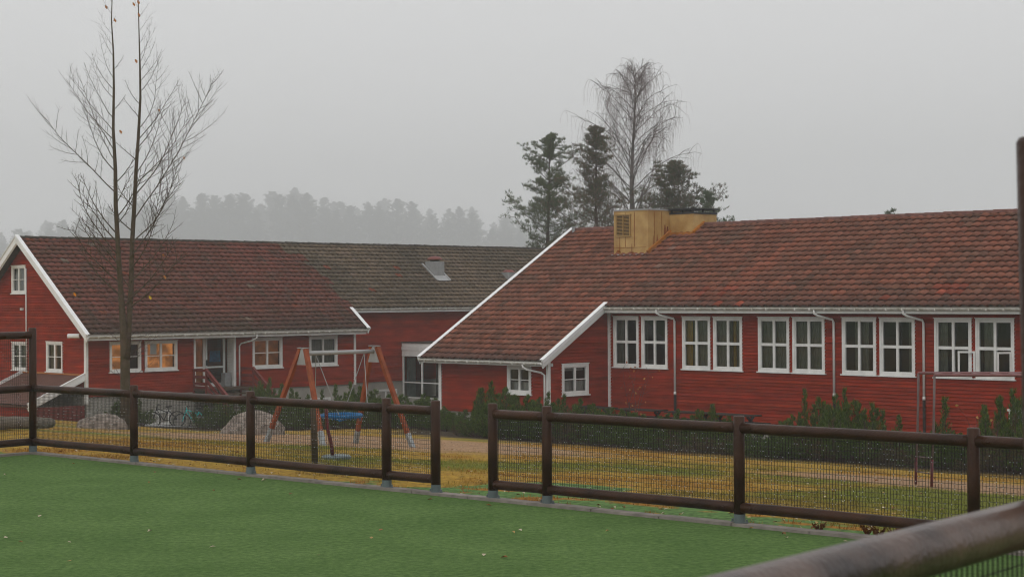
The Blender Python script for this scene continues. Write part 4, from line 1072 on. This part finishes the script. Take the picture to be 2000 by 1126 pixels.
# ------------------------------------------------------------------ vegetation
def needle_tuft(mb, c, d, n, L, w, cols, spread=0.9):
    d = d.normalized()
    for _ in range(n):
        v = (d + Vector((random.gauss(0, 1), random.gauss(0, 1), random.gauss(0, .8))) * spread * .6).normalized()
        s = v.cross(Vector((random.gauss(0, 1), random.gauss(0, 1), random.gauss(0, 1)))).normalized() * w
        l_ = L * random.uniform(.6, 1.15); b = c + Vector((random.gauss(0, L * .25), random.gauss(0, L * .25), random.gauss(0, L * .18)))
        mb.face([b - s, b + s, b + v * l_], random.choice(cols))
def scots_pine(H, cb, rad, seed, tufts=1.0, nl=0.26, nw=0.022, cols=None, prof=None, nper=16, limbs=34, lean=0, clump=(3, 6), fz=1.0):
    random.seed(seed); tr = MB(); cr = MB()
    cols = cols or [(.075, .10, .042), (.10, .13, .052), (.05, .07, .03), (.13, .15, .07)]
    pts = []; rr = []
    for i in range(9):
        t = i / 8; pts.append(Vector((lean * t + .12 * H / 15 * noise.noise(Vector((seed, t * 3, 0))), .12 * noise.noise(Vector((seed, t * 3, 8))), H * t)))
        rr.append(max(.02, .0135 * H * (1 - t) ** .8))
    tr.tube(pts, rr, 8)
    def tp(z):
        t = max(0, min(.999, z / H)) * 8; i = int(t); return pts[i].lerp(pts[i+1], t - i)
    prof = prof or (lambda t: (1 - t) ** .6 * (.75 + .25 * math.sin(9 * t)))
    for k in range(limbs):
        t = (k + random.random()) / limbs; z = H * (cb + (1 - cb) * t * .98); az = k * 2.4 + random.uniform(-.5, .5)
        L = rad * prof(t) * random.choice((.5, .75, .95, 1.05, 1.15)) + .12
        p = tp(z); d = Vector((math.cos(az), math.sin(az), random.uniform(-.12, .2) + .5 * t)); path = [p.copy()]
        ns = 5
        for i in range(ns):
            d = (d + Vector((random.gauss(0, .16), random.gauss(0, .16), .10))).normalized(); p = p + d * (L / ns); path.append(p.copy())
        r0 = .0035 * H * (1 - t * .6) * .5
        tr.tube(path, [r0 * (1 - .8 * i / ns) + .008 for i in range(ns + 1)], 4, False)
        for i in range(1, ns + 1):
            if i < 2 and L > 1.2: continue
            for _ in range(max(1, int(random.randint(*clump) * tufts))):
                q = path[i] + Vector((random.gauss(0, .26), random.gauss(0, .26), random.gauss(.06, .07))) * (L * .3 + .6) * fz * (1 - .6 * t * t)
                if random.random() < .35: tr.tube([path[i], q], [.012, .006], 3, False)
                sub = (q - p_ if (p_ := path[i-1]) is not None else d)
                for e in range(2):
                    needle_tuft(cr, q + Vector((random.gauss(0, .17), random.gauss(0, .17), random.gauss(0, .06))) * (L * .12 + .6) * fz * (1 - .6 * t * t), Vector((sub.x * .7, sub.y * .7, abs(sub.z) + .6)), nper, nl * (1 - .45 * t * t), nw, cols, .7)
    return tr, cr
BROWN = [(.13, .08, .055), (.15, .10, .07), (.09, .09, .05), (.18, .11, .08)]
def put_tree(name, tr, cr, loc, bark, leaf, label, cat, group=None, crown='crown'):
    t = thing(name, loc, 0, label, cat, group); tr.build('trunk', bark, t, True); cr.build(crown, leaf, t); return t
def at(px, Y):
    x = (px - 1000) / F * Y; return (x, Y, terrain(x, Y) if Y < 250 else terrain(x, Y))
def hgt(px, py, Y): return CAMH + ray(px, py).z * Y - terrain((px - 1000) / F * Y, Y)
# three pines and a birch behind the long roof
Y1_ = 118
H_ = hgt(1078, 262, Y1_)
tr, cr = scots_pine(H_, .36, 2.9, 11, 1.0, .24, .017, nper=9, limbs=72, clump=(5, 10), prof=lambda t: (1.02 - .45 * t ** 3 - .45 * t ** 14) * (.78 + .22 * math.sin(17 * t + 1)))
put_tree('pine_tree', tr, cr, at(1072, Y1_), 'pinebark', 'needle', 'tall dark green pine standing left of the other two behind the ridge', 'pine tree')
Y2_ = 113; H_ = hgt(1172, 243, Y2_)
tr, cr = scots_pine(H_, .34, 3.5, 23, 1.0, .24, .016, nper=9, limbs=72, clump=(5, 9), cols=BROWN + [(.08, .10, .05)] * 3, prof=lambda t: (.95 if t < .5 else .55 - .2 * (t - .5)) * (.8 + .2 * math.sin(19 * t)) * (1 - t ** 12))
put_tree('pine_tree', tr, cr, at(1165, Y2_), 'pinebark', 'needle', 'brownish pine between the dark green pine and the bare birch', 'pine tree')
Y3_ = 116; H_ = hgt(1310, 318, Y3_)
tr, cr = scots_pine(H_, .36, 4.9, 35, 1.1, .24, .017, nper=9, limbs=84, clump=(5, 10), cols=BROWN[:2] + [(.07, .095, .045), (.085, .11, .055), (.06, .08, .04)], prof=lambda t: (1.05 - t ** 2 * .95) * (.8 + .2 * math.sin(17 * t)))
put_tree('pine_tree', tr, cr, at(1318, Y3_), 'pinebark', 'needle', 'broad bushy pine right of the birch behind the ochre roof box', 'pine tree')
H_ = hgt(1385, 375, 112)
tr, cr = scots_pine(H_, .45, 2.4, 47, .8, .24, .017, nper=9, limbs=44, prof=lambda t: 1.05 - t, cols=[(.09, .12, .06), (.07, .10, .05)])
put_tree('pine_tree', tr, cr, at(1384, 112), 'pinebark', 'needle', 'slim open pine at the right end of the tree group by the roof box', 'pine tree')
for px, py, lab in ((1425, 428, 'pine top with upright shoots just showing over the ridge right of the roof box'), (1738, 412, 'small lone pine top just showing over the right part of the ridge')):
    H_ = hgt(px, py, 108); tr, cr = scots_pine(H_, .72, 1.3, px, .6, .24, .017, nper=8, limbs=14, prof=lambda t: 1.1 - t, cols=[(.09, .12, .06), (.07, .10, .05)])
    put_tree('pine_tree', tr, cr, at(px, 108), 'pinebark', 'needle', lab, 'pine tree')

def birch(H, seed):
    random.seed(seed); tr = MB(); tw = MB(); pts = []
    for i in range(11):
        t = i / 10; pts.append(Vector((.35 * noise.noise(Vector((seed, t * 2.5, 0))), .3 * noise.noise(Vector((seed, t * 2.5, 8))), H * t)))
    tr.tube(pts, [max(.02, .017 * H * (1 - i / 10) ** 1.0) for i in range(11)], 8)
    def hang(p, n):
        for _ in range(n):
            q = p.copy(); L = random.uniform(.8, 2.2); a = random.uniform(0, 6.28); out = Vector((math.cos(a), math.sin(a), .3)) * .16; path = [q.copy()]
            for i in range(4): q = q + out * (1 - i * .3) + Vector((random.gauss(0, .04), random.gauss(0, .04), -L / 4 * (.5 + .3 * i))); path.append(q.copy())
            tw.tube(path, [.0058, .005, .005, .004, .003], 3, False)
    for k in range(78):
        t = (k + random.random()) / 78; z = H * (.28 + .70 * t); az = k * 2.4 + random.uniform(-.4, .4)
        L = (5.9 * (1 - t) ** .5 * (.5 + .5 * min(1, (t + .1) * 1.9)) + .6) * random.uniform(.8, 1.05)
        i = min(9, int(z / H * 10)); p = pts[i].lerp(pts[i+1], z / H * 10 - i)
        d = Vector((math.cos(az), math.sin(az), 1.0 + .35 * t)).normalized(); path = [p.copy()]; n = 7
        for j in range(n):
            d = (d + Vector((random.gauss(0, .14), random.gauss(0, .14), -.02 - .22 * (j / n) ** 2))).normalized(); p = p + d * (L / n); path.append(p.copy())
        r0 = .045 * (1 - t * .7); tr.tube(path, [r0 * (1 - j / (n + 1)) + .008 for j in range(n + 1)], 4, False)
        for j in range(2, n + 1):
            hang(path[j], 2 + (j > 4) * 3)
            for _ in range(2):
                dd = (d + Vector((random.gauss(0, .7), random.gauss(0, .7), random.gauss(.1, .4)))).normalized(); s = path[j]; e = s + dd * random.uniform(.4, 1.2) * (.3 + L / 4)
                m_ = s.lerp(e, .5) + Vector((0, 0, .08)); tr.tube([s, m_, e], [.015, .012, .008], 3, False); hang(e, 2)
    return tr, tw
H_ = hgt(1240, 132, 122); tr, tw = birch(H_, 5)
t = thing('birch_tree', at(1240, 122), 0, 'tall bare weeping birch rising above the pines behind the roof box', 'birch tree'); tr.build('trunk', 'birchbark', t, True); tw.build('crown', 'birchtwig', t)

# far misty treeline
FARC = [(.06, .075, .045), (.075, .09, .055), (.05, .06, .04)]
random.seed(3); protos = []
for i in range(5):
    tr, cr = scots_pine(26, .12, 5.6 + i * .5, 100 + i, 1.0, 1.0, .22, cols=FARC, nper=5, limbs=56, clump=(2, 4), fz=.8,
                        prof=[lambda t: (1 - t) ** .85 * 1.3, lambda t: (1 - t) ** .6 * (.85 + .25 * math.sin(22 * t)), lambda t: (1 - t) ** .7 * (.9 + .3 * math.sin(16 * t)), lambda t: (1 - t) * 1.5, lambda t: (1 - t) ** .5 * (.8 + .3 * math.sin(13 * t + 1))][i])
    tr.v = [tuple(v) for v in tr.v]
    t = put_tree('pine_tree', tr, cr, (0, 0, 0), 'pinebark', 'needle', 'pine faded by fog in the misty treeline beyond the left roof', 'pine tree', 'pines of the misty treeline'); protos.append(t)
random.seed(21)
skyline = [(-40, 470), (20, 455), (60, 436), (110, 425), (170, 415), (220, 405), (270, 392), (330, 376), (380, 388), (430, 378), (480, 384), (530, 374), (590, 371), (640, 392), (690, 388), (730, 394), (800, 392), (850, 412), (885, 398), (930, 412), (980, 416), (1030, 420), (1090, 425)]
def skyl(px):
    for (a, b), (c, d) in zip(skyline[:-1], skyline[1:]):
        if a <= px <= c: return b + (d - b) * (px - a) / (c - a)
    return 470
used = set(); k = 0; px = -30
while px < 1090:
    for row in range(3):
        x_ = px + random.uniform(-9, 9); Y = 1680 + row * 170 + random.uniform(-14, 14); py = skyl(max(-40, min(1085, x_))) + random.choice((-3, 3, 10, 18, 30)) + random.uniform(-4, 4)
        top = CAMH + ray(x_, py).z * Y; wx = (x_ - 1000) / F * Y; gz = terrain(wx, Y); hh = max(44, top - gz)
        i = random.randrange(5); t = protos[i] if i not in used else copy_tree(protos[i])
        used.add(i); t['label'] = ('pine of the nearest, darkest row in the misty treeline', 'pine of the middle row in the misty treeline', 'palest pine of the farthest row in the misty treeline')[row]; t['group'] = ('nearest row of the misty treeline', 'middle row of the misty treeline', 'farthest row of the misty treeline')[row]; sc = hh / 26; t.scale = (sc * random.uniform(1.2, 1.9), sc * 1.4, sc); t.location = (wx, Y, top - hh); t.rotation_euler.z = random.uniform(0, 6.28)
    px += 30

# bare double-stemmed tree in front of the left building
def bare_tree():
    random.seed(15); Yt = 47.0; base = on_ground(242, 838); Yt = base.y; s = Yt / F
    def P(px, py, dy=0): return Vector(((px - 242) * s, dy, (838 - py) * s))
    t = thing('bare_tree', base, 0, 'slender leafless tree with two upright stems in front of the red gabled building', 'tree')
    tr = MB(); tw = MB(); lf = MB()
    stem1 = [(244, 850, 12.0), (243, 760, 9.5), (243, 690, 9.0), (241, 650, 7.0), (236, 560, 5.2), (231, 470, 4.6), (227, 400, 4.2), (226, 330, 3.6), (222, 250, 2.8), (224, 170, 2.2), (224, 100, 1.6), (221, 40, 1.1), (223, -30, .7)]
    stem2 = [(246, 700, 7.5), (250, 640, 5.6), (255, 560, 5.0), (258, 470, 4.4), (263, 400, 4.0), (267, 330, 3.4), (271, 270, 3.0), (275, 190, 2.2), (274, 120, 1.6), (273, 60, 1.1), (272, -25, .7)]
    for st_, dy in ((stem1, 0), (stem2, .05)):
        tr.tube([P(a, b, dy * (1 if i else 0) + .05 * math.sin(i)) for i, (a, b, r) in enumerate(st_)], [r * s for _, _, r in st_], 10)
    def sp(st_, py):
        for (a, b, r), (c, d, q) in zip(st_[:-1], st_[1:]):
            if d <= py <= b: f = (b - py) / (b - d); return a + (c - a) * f, r + (q - r) * f
        return st_[-1][0], .5
    def twig(p, d, L, r, depth):
        n = 8 if depth == 2 else 5; path = [p.copy()]; q = p.copy(); dd = d.normalized(); ben = random.uniform(.05, .12)
        for i in range(n):
            dd = (dd + Vector((random.gauss(0, .075), random.gauss(0, .075), ben))).normalized(); q = q + dd * (L / n); path.append(q.copy())
        (tr if r > .008 else tw).tube(path, [max(.0017, r * (1 - .75 * i / n)) for i in range(n + 1)], 4 if r > .008 else 3, False)
        if depth > 0:
            m = max(2, int(L / (.17 if depth > 1 else .13)))
            for i in range(m):
                f = (.18 + .8 * (i + random.random() * .6) / m); f = min(.97, f); k = f * n; j = int(k); b = path[j].lerp(path[j+1], k - j); t_ = (path[j+1] - path[j]).normalized()
                side = t_.cross(Vector((random.gauss(0, .6), 1 + random.random(), random.gauss(0, .4)))).normalized() * (1 if i % 2 else -1)
                nd = (t_ * .9 + side * random.uniform(.3, .9) + Vector((random.gauss(0, .2), random.gauss(0, .35), random.uniform(-.15, .3))))
                twig(b, nd, L * random.choice((.12, .2, .3, .42)) * random.uniform(.8, 1.1) * (1.15 - .5 * f), r * .45, depth - 1)
        elif random.random() < .0015:
            lf.face([q, q + Vector((.05, 0, -.03)), q + Vector((.03, .02, -.1)), q + Vector((-.03, 0, -.05))], (.45, .18, .03))
    def env(py, side):   # reach of limbs in px
        if py > 560: return 95
        if py > 440: return 138
        if py > 300: return 118 + 42 * (py - 300) / 140
        if py > 100: return 52 + 66 * (py - 100) / 200
        return 26 + 26 * max(0, py) / 100
    for st_, pref in ((stem1, -1), (stem2, 1)):
        py = 600
        k = 0
        while py > -60:
            if py < 0 and st_[-1][1] > py: break
            side = pref if random.random() < .68 else -pref
            x, r = sp(st_, py); reach = env(py, side) * random.uniform(.7, 1.1)
            if side != pref: reach *= .45
            el_ = .9 if py < 440 else .3; L = reach * s * random.uniform(1.1, 1.3) * (1 + .35 * el_) * ((.9 if side < 0 else 1.12) if py > 380 else .84); el = random.uniform(.6, 1.15) if py > 440 else random.uniform(.75, 1.5)
            yy = random.gauss(0, .45)
            twig(P(x, py), Vector((side, yy, el)), L, max(.005, r * s * .3), 2 if L > .9 else 1)
            py -= random.uniform(14, 27)
    for _ in range(26):      # pale thin shoots low on the trunk
        py = random.uniform(560, 760); x, r = sp(stem1, py); sd = random.choice((-1, 1))
        twig(P(x, py), Vector((sd, random.gauss(0, .5), random.uniform(-.2, .8))), random.uniform(.6, 1.5), .008, 1)
    for (px, py, c) in ((209, 12, 0), (263, 7, 0), (272, 3, 0), (273, 28, 0), (226, 38, 0), (267, 118, 0), (236, 256, 0), (145, 573, 1), (292, 580, 2), (321, 540, 0)):
        q = P(px, py)
        for e in range(2): lf.face([q + Vector((-.024, 0, .036)), q + Vector((.024, .02, .03)), q + Vector((.022, .01, -.04)), q + Vector((-.01, -.02, -.055))], [(.42, .17, .05), (.75, .26, .01), (.6, .42, .03)][c]); q = q + Vector((.03, .01, -.03))
    tr.build('trunk', 'bark', t, True); tw.build('twigs', 'twig', t); lf.build('leaves', 'leaf', t)
bare_tree()

# mountain pine shrubs
SC = [(.045, .080, .012), (.07, .115, .018), (.028, .048, .008), (.12, .165, .03)]
def shrub(seed, H=1.5, Rr=.9, leaders=6, fill=26, cols=SC, sparse=1.0):
    """upright leaders bristling with short side shoots, and lower shoots filling between them"""
    random.seed(seed); st_ = MB(); nd = MB()
    tips = []
    for k in range(leaders):
        a = k * 6.28 / leaders + random.uniform(-.5, .5); ro = Rr * (0.12 if k == 0 else random.uniform(.35, .85))
        hh = H * (1.0 if k == 0 else random.choice((.5, .62, .75, .88)))
        top = Vector((math.cos(a) * ro, math.sin(a) * ro, hh)); b = Vector((top.x * .25, top.y * .25, 0)); c = Vector((top.x * 1.05, top.y * 1.05, hh * .4))
        path = [b.lerp(c, f).lerp(c.lerp(top, f), f) for f in [i / 7 for i in range(8)]]
        st_.tube(path, [.022, .02, .017, .014, .012, .010, .008, .005], 4, False)
        rad = (.30 if k == 0 else .24) * (Rr / .8)
        n = int(44 * hh / 1.5 * sparse)
        for j in range(n):
            f = .22 + .78 * (j + random.random()) / n; kk = f * 7; i = min(6, int(kk)); p = path[i].lerp(path[i+1], kk - i)
            az = random.uniform(0, 6.28); rr_ = rad * (1 - f) ** .7 * random.uniform(.6, 1.1) + .02
            e = p + Vector((math.cos(az) * rr_, math.sin(az) * rr_, rr_ * .75 + .03))
            if random.random() < .5: st_.tube([p, e], [.006, .004], 3, False)
            needle_tuft(nd, e, Vector((math.cos(az) * .35, math.sin(az) * .35, 1)), int(13 * sparse) + 3, .10, .0085, cols, .42)
            needle_tuft(nd, p.lerp(e, .55), Vector((math.cos(az) * .6, math.sin(az) * .6, 1)), int(9 * sparse) + 2, .09, .0085, cols, .5)
        for _ in range(3): needle_tuft(nd, top, Vector((0, 0, 1)), 8, .11, .008, cols, .3)
    for k in range(fill):
        a = random.uniform(0, 6.28); ro = Rr * math.sqrt(random.random()); hh = H * random.uniform(.2, .48)
        b = Vector((math.cos(a) * ro * .4, math.sin(a) * ro * .4, 0)); top = Vector((math.cos(a) * ro, math.sin(a) * ro, hh))
        st_.tube([b, b.lerp(top, .5) + Vector((0, 0, -.04)), top], [.012, .009, .006], 3, False)
        for f in (.5, .75, 1.0):
            needle_tuft(nd, b.lerp(top, f), Vector((math.cos(a) * .4, math.sin(a) * .4, 1)), int(13 * sparse) + 3, .11, .009, cols, .5)
    return st_, nd
def make_shrub(*a, **k):
    s_, n_ = shrub(*a, **k); t = thing('pine_shrub', (0, 0, -50), 0, 'x', 'shrub'); s_.build('stems', 'twig', t); n_.build('foliage', 'needle', t); return t
spro = [make_shrub(200, 1.5, .85, 7, 30), make_shrub(201, 1.5, .6, 5, 22), make_shrub(202, 1.5, 1.0, 8, 36), make_shrub(203, 1.5, .42, 3, 14),
        make_shrub(204, 1.5, .8, 5, 16, cols=[(.09, .06, .025), (.11, .07, .035), (.05, .06, .02)], sparse=.55)]
fresh = set()
def place_shrub(i, p, h, wd, label, group):
    global spro
    t = spro[i] if i not in fresh else copy_tree(spro[i]); fresh.add(i)
    t.location = (p.x, p.y, terrain(p.x, p.y) - .03); t.scale = (wd, wd, h / 1.5); t.rotation_euler.z = random.uniform(0, 6.28)
    t['label'] = label; 
    if group: t['group'] = group
    elif 'group' in t: del t['group']
random.seed(99)
right = [(1385, 792), (1412, 818), (1452, 832), (1500, 836), (1530, 822), (1552, 812), (1572, 764), (1602, 780), (1630, 775), (1648, 762), (1672, 786), (1702, 790), (1722, 803), (1757, 812), (1795, 842), (1820, 842), (1846, 780), (1875, 846), (1900, 838), (1926, 800), (1952, 778), (1978, 765), (2004, 766), (2040, 775)]
midr = [(905, 800), (932, 790), (953, 748), (985, 762), (1012, 777), (1042, 782), (1072, 768), (1103, 772), (1130, 781), (1160, 790), (1190, 797), (1217, 800), (1250, 810), (1285, 812), (1325, 800), (1350, 812)]
leftr = [(480, 790), (502, 748), (522, 742), (546, 752), (575, 768), (602, 772), (627, 763), (652, 753), (682, 748), (704, 756), (732, 762), (762, 765), (792, 775), (822, 770), (846, 779), (868, 800)]
def plant(px, py, s, i, label, group, wmin=.72):
    p = on_line(px, s); h = CAMH + ray(px, py).z * p.y - terrain(p.x, p.y)
    if h < .3: h = .5
    place_shrub(i, p, h, random.uniform(wmin, 1.0), label, group)
for px, py in right:
    if px == 1572: lab, g = 'upright narrow pine shrub with the leftmost tall spire of the right-hand shrub row', None
    elif px == 1846: lab, g = 'lone conical pine shrub standing right of the thin climbing frame uprights', None
    else: lab, g = 'dark green mountain pine shrub in the row in front of the long red wall', 'pine shrubs in front of the long red wall'
    plant(px, py, 21.5 + random.uniform(-.5, 1.0), {1385: 0, 1552: 2, 1602: 0, 1630: 2, 1672: 0, 1952: 0, 2004: 2}.get(px, 3 if py < 815 else 1), lab, g, .7)
    plant(px + random.uniform(-10, 10), py + random.uniform(40, 66), 20.3 + random.uniform(-.3, .4), random.choice((1, 2, 4, 4)), 'low brownish green shrub at the lawn edge before the long red wall', 'low shrubs at the lawn edge on the right')
for px, py in midr:
    if px == 953: lab, g = 'tall dark conical pine shrub left of the small curtained window', None
    else: lab, g = 'dark green mountain pine shrub below the small curtained windows', 'pine shrubs round the small extension'
    plant(px, py, 23.0 + random.uniform(-1, 1.5), random.choice((0, 1, 2)), lab, g)
    plant(px + random.uniform(-10, 10), py + random.uniform(20, 40), 20.4 + random.uniform(-.3, .4), random.choice((0, 2, 4, 4)) if px < 1290 else 4, 'low reddish brown shrub at the lawn edge below the extension', 'low shrubs at the lawn edge in the middle')
for px, py in leftr:
    plant(px, py, (27 if px > 560 else 29) + random.uniform(-1, 1.5), random.choice((0, 1, 2, 3)), 'dark green mountain pine shrub in the row behind the swings', 'pine shrubs behind the swings')
    plant(px + random.uniform(-9, 9), py + random.uniform(14, 30), (25.0 if px > 560 else 27.5) + random.uniform(-.5, .5), random.choice((0, 1, 2)), 'low dense pine shrub at the foot of the row behind the swings', 'low pine shrubs behind the swings')
for px in range(-30, 282, 24):
    plant(px, 778 + random.uniform(-8, 10), 29 + random.uniform(-1, 1), random.choice((0, 1, 2)), 'dark shrub in the hedge below the brown lean-to roof', 'hedge shrubs below the lean-to roof')
    if px < 270: plant(px + 10, 800 + random.uniform(-8, 6), 27.6 + random.uniform(-.5, .5), random.choice((0, 1, 2)), 'low dark shrub at the foot of the hedge behind the boulder and log', 'low hedge shrubs behind the boulder')
for px, py in ((405, 792), (425, 784), (448, 780), (468, 786), (268, 800)):
    plant(px, py, 29.5, random.choice((0, 1)), 'small dark shrub beside the parked bicycles', 'shrubs beside the bicycles')

# sapling with the last orange leaves
def sapling(px, Y, seed, label, n, col, hpx, name='sapling'):
    random.seed(seed); g = Vector(((px - 1000) / F * Y, Y, 0)); g.z = terrain(g.x, g.y); H = CAMH + ray(px, hpx).z * Y - g.z
    t = thing(name, g, 0, label, 'sapling' if name == 'sapling' else 'plant'); st_ = MB(); lf = MB()
    for k in range(5):
        a = k * 1.3; d = Vector((math.cos(a) * .22, math.sin(a) * .22, 1)); q = Vector((0, 0, 0)); path = [q.copy()]
        for i in range(6): d = (d + Vector((random.gauss(0, .12), random.gauss(0, .12), .05))).normalized(); q = q + d * (H * random.uniform(.7, 1) / 6); path.append(q.copy())
        st_.tube(path, [.016, .014, .011, .009, .006, .004, .003], 4, False)
        for i in range(2, 7):
            for _ in range(n):
                c = path[i] + Vector((random.gauss(0, .18), random.gauss(0, .18), random.gauss(0, .15)))
                st_.tube([path[i], c], .004, 3, False)
                if random.random() < .55:
                    u_ = Vector((random.gauss(0, 1), random.gauss(0, 1), random.gauss(0, 1))).normalized() * .05; v_ = u_.cross(Vector((0.2, 1, .1))).normalized() * .035
                    lf.face([c - u_, c + v_, c + u_, c - v_], random.choice(col))
    st_.build('stems', 'twig', t); lf.build('leaves', 'leaf', t)
sapling(1232, 60.5, 3, 'thin sapling with a few orange leaves in front of the first window pair', 3, [(.42, .13, .03), (.5, .22, .05), (.3, .08, .03)], 690)
sapling(1908, 44, 8, 'thin dry plant with curled yellow leaves before the right end of the long wall', 1, [(.4, .22, .06)], 795)
# white cabinet glimpsed at the right edge
w_ = on_line(1998, 24.5); mb = MB(); mb.box((-.30, -.2, 0), (.6, .25, 1.42)); mb.box((-.33, -.23, 1.42), (.63, .28, 1.47)); mb.box((-.25, -.22, .2), (.55, -.201, 1.35))
o = mb.build('cabinet', 'white'); o.location = (w_.x, w_.y, terrain(w_.x, w_.y)); o.rotation_euler.z = R(-45); tag(o, 'white box shaped cabinet half hidden by a shrub at the right edge', 'cabinet')

# grass, fallen leaves, weeds
random.seed(5)
def grass():
    mb = MB()
    for _ in range(150000):
        s = 0.25 + 19.5 * random.random() ** 1.3; u = random.uniform(-5, 24)
        if u > 12 and s > 20: continue
        p = FA + FU * u + FN * s
        k = p.x / p.y
        if abs(k) > .31 or p.y < 12: continue
        c = ground_colour(p.x, p.y)
        if (c - SAND).length < .11 and random.random() < .93: continue
        if (c - TURFC).length < .01: continue
        h = random.uniform(.025, .06); a = random.uniform(0, 6.28); w_ = .006
        z = terrain(p.x, p.y); dx, dy = math.cos(a) * w_, math.sin(a) * w_; t = random.uniform(.75, 1.45)
        lx, ly = random.gauss(0, .02), random.gauss(0, .02)
        mb.face([(p.x - dx, p.y - dy, z - .003), (p.x + dx, p.y + dy, z - .003), (p.x + lx, p.y + ly, z + h)], (c[0] * t, c[1] * t, c[2] * t))
    o = mb.build('grass', 'leaf'); tag(o, kind='stuff')
    lf = MB()
    for _ in range(900):
        on_pitch = random.random() < .12
        s = -random.random() ** 1 * 9 if on_pitch else random.uniform(-.1, 19) * (random.random() ** .6 if random.random() < .7 else .06); u = random.uniform(-3, 22); p = FA + FU * u + FN * s
        if on_pitch: z = .008
        else: z = terrain(p.x, p.y) + .03
        if p.y < 10: continue
        r = random.uniform(.02, .045); a = random.uniform(0, 6.28); c, sn = math.cos(a) * r, math.sin(a) * r; up = random.uniform(0, .03)
        lf.face([(p.x - c, p.y - sn, z), (p.x + sn * .6, p.y - c * .6, z + up), (p.x + c, p.y + sn, z + .01), (p.x - sn * .6, p.y + c * .6, z + up)], random.choice([(.3, .12, .04), (.42, .27, .1), (.2, .08, .03), (.5, .42, .3)]))
    o = lf.build('fallen_leaves', 'leaf'); tag(o, kind='stuff')
grass()
random.seed(12)
for i, (px, py) in enumerate(((1600, 1030), (1690, 1045), (1722, 1046), (1665, 1040))):
    r = ray(px, py); t_ = CAMH / -r.z * .985; p = Vector((r.x * t_, t_)) ; p = FA + FU * (p - FA).dot(FU) + FN * (.12 + .06 * i)
    mb = MB()
    for k in range(26):
        a = random.uniform(0, 6.28); d = Vector((math.cos(a) * .6, math.sin(a) * .6, 1)).normalized(); L = random.uniform(.06, .17); e = d * L
        mb.tube([(0, 0, 0), tuple(e)], .003, 3, False)
        for j in range(3):
            q = e * random.uniform(.5, 1); u_ = Vector((random.gauss(0, 1), random.gauss(0, 1), random.gauss(0, 1))).normalized() * .018; v_ = u_.cross(Vector((1, .3, .2))).normalized() * .012
            mb.face([q - u_, q + v_, q + u_, q - v_])
    o = mb.build('weed', 'weed'); o.location = (p.x, p.y, -.03); o.scale = (1.1, 1.1, 1.1)
    tag(o, 'small rusty brown weed growing along the edging stone', 'weed', 'dry weeds along the kerb')

# ------------------------------------------------------------------ haze: a closed box of even air round everything
hb = MB(); hb.box((-1900, -420, -9), (1900, 2250, 165)); hz = hb.build('haze', M['white']); hz.data.materials.clear()
hm = bpy.data.materials.new('haze'); hm.use_nodes = True; n = hm.node_tree.nodes; n.clear()
vo_ = n.new('ShaderNodeVolumePrincipled'); vo_.inputs['Color'].default_value = (.985, .99, 1.0, 1); vo_.inputs['Density'].default_value = 0.00088; vo_.inputs['Anisotropy'].default_value = 0.0
ou = n.new('ShaderNodeOutputMaterial'); hm.node_tree.links.new(vo_.outputs[0], ou.inputs['Volume']); hz.data.materials.append(hm); tag(hz, kind='stuff')
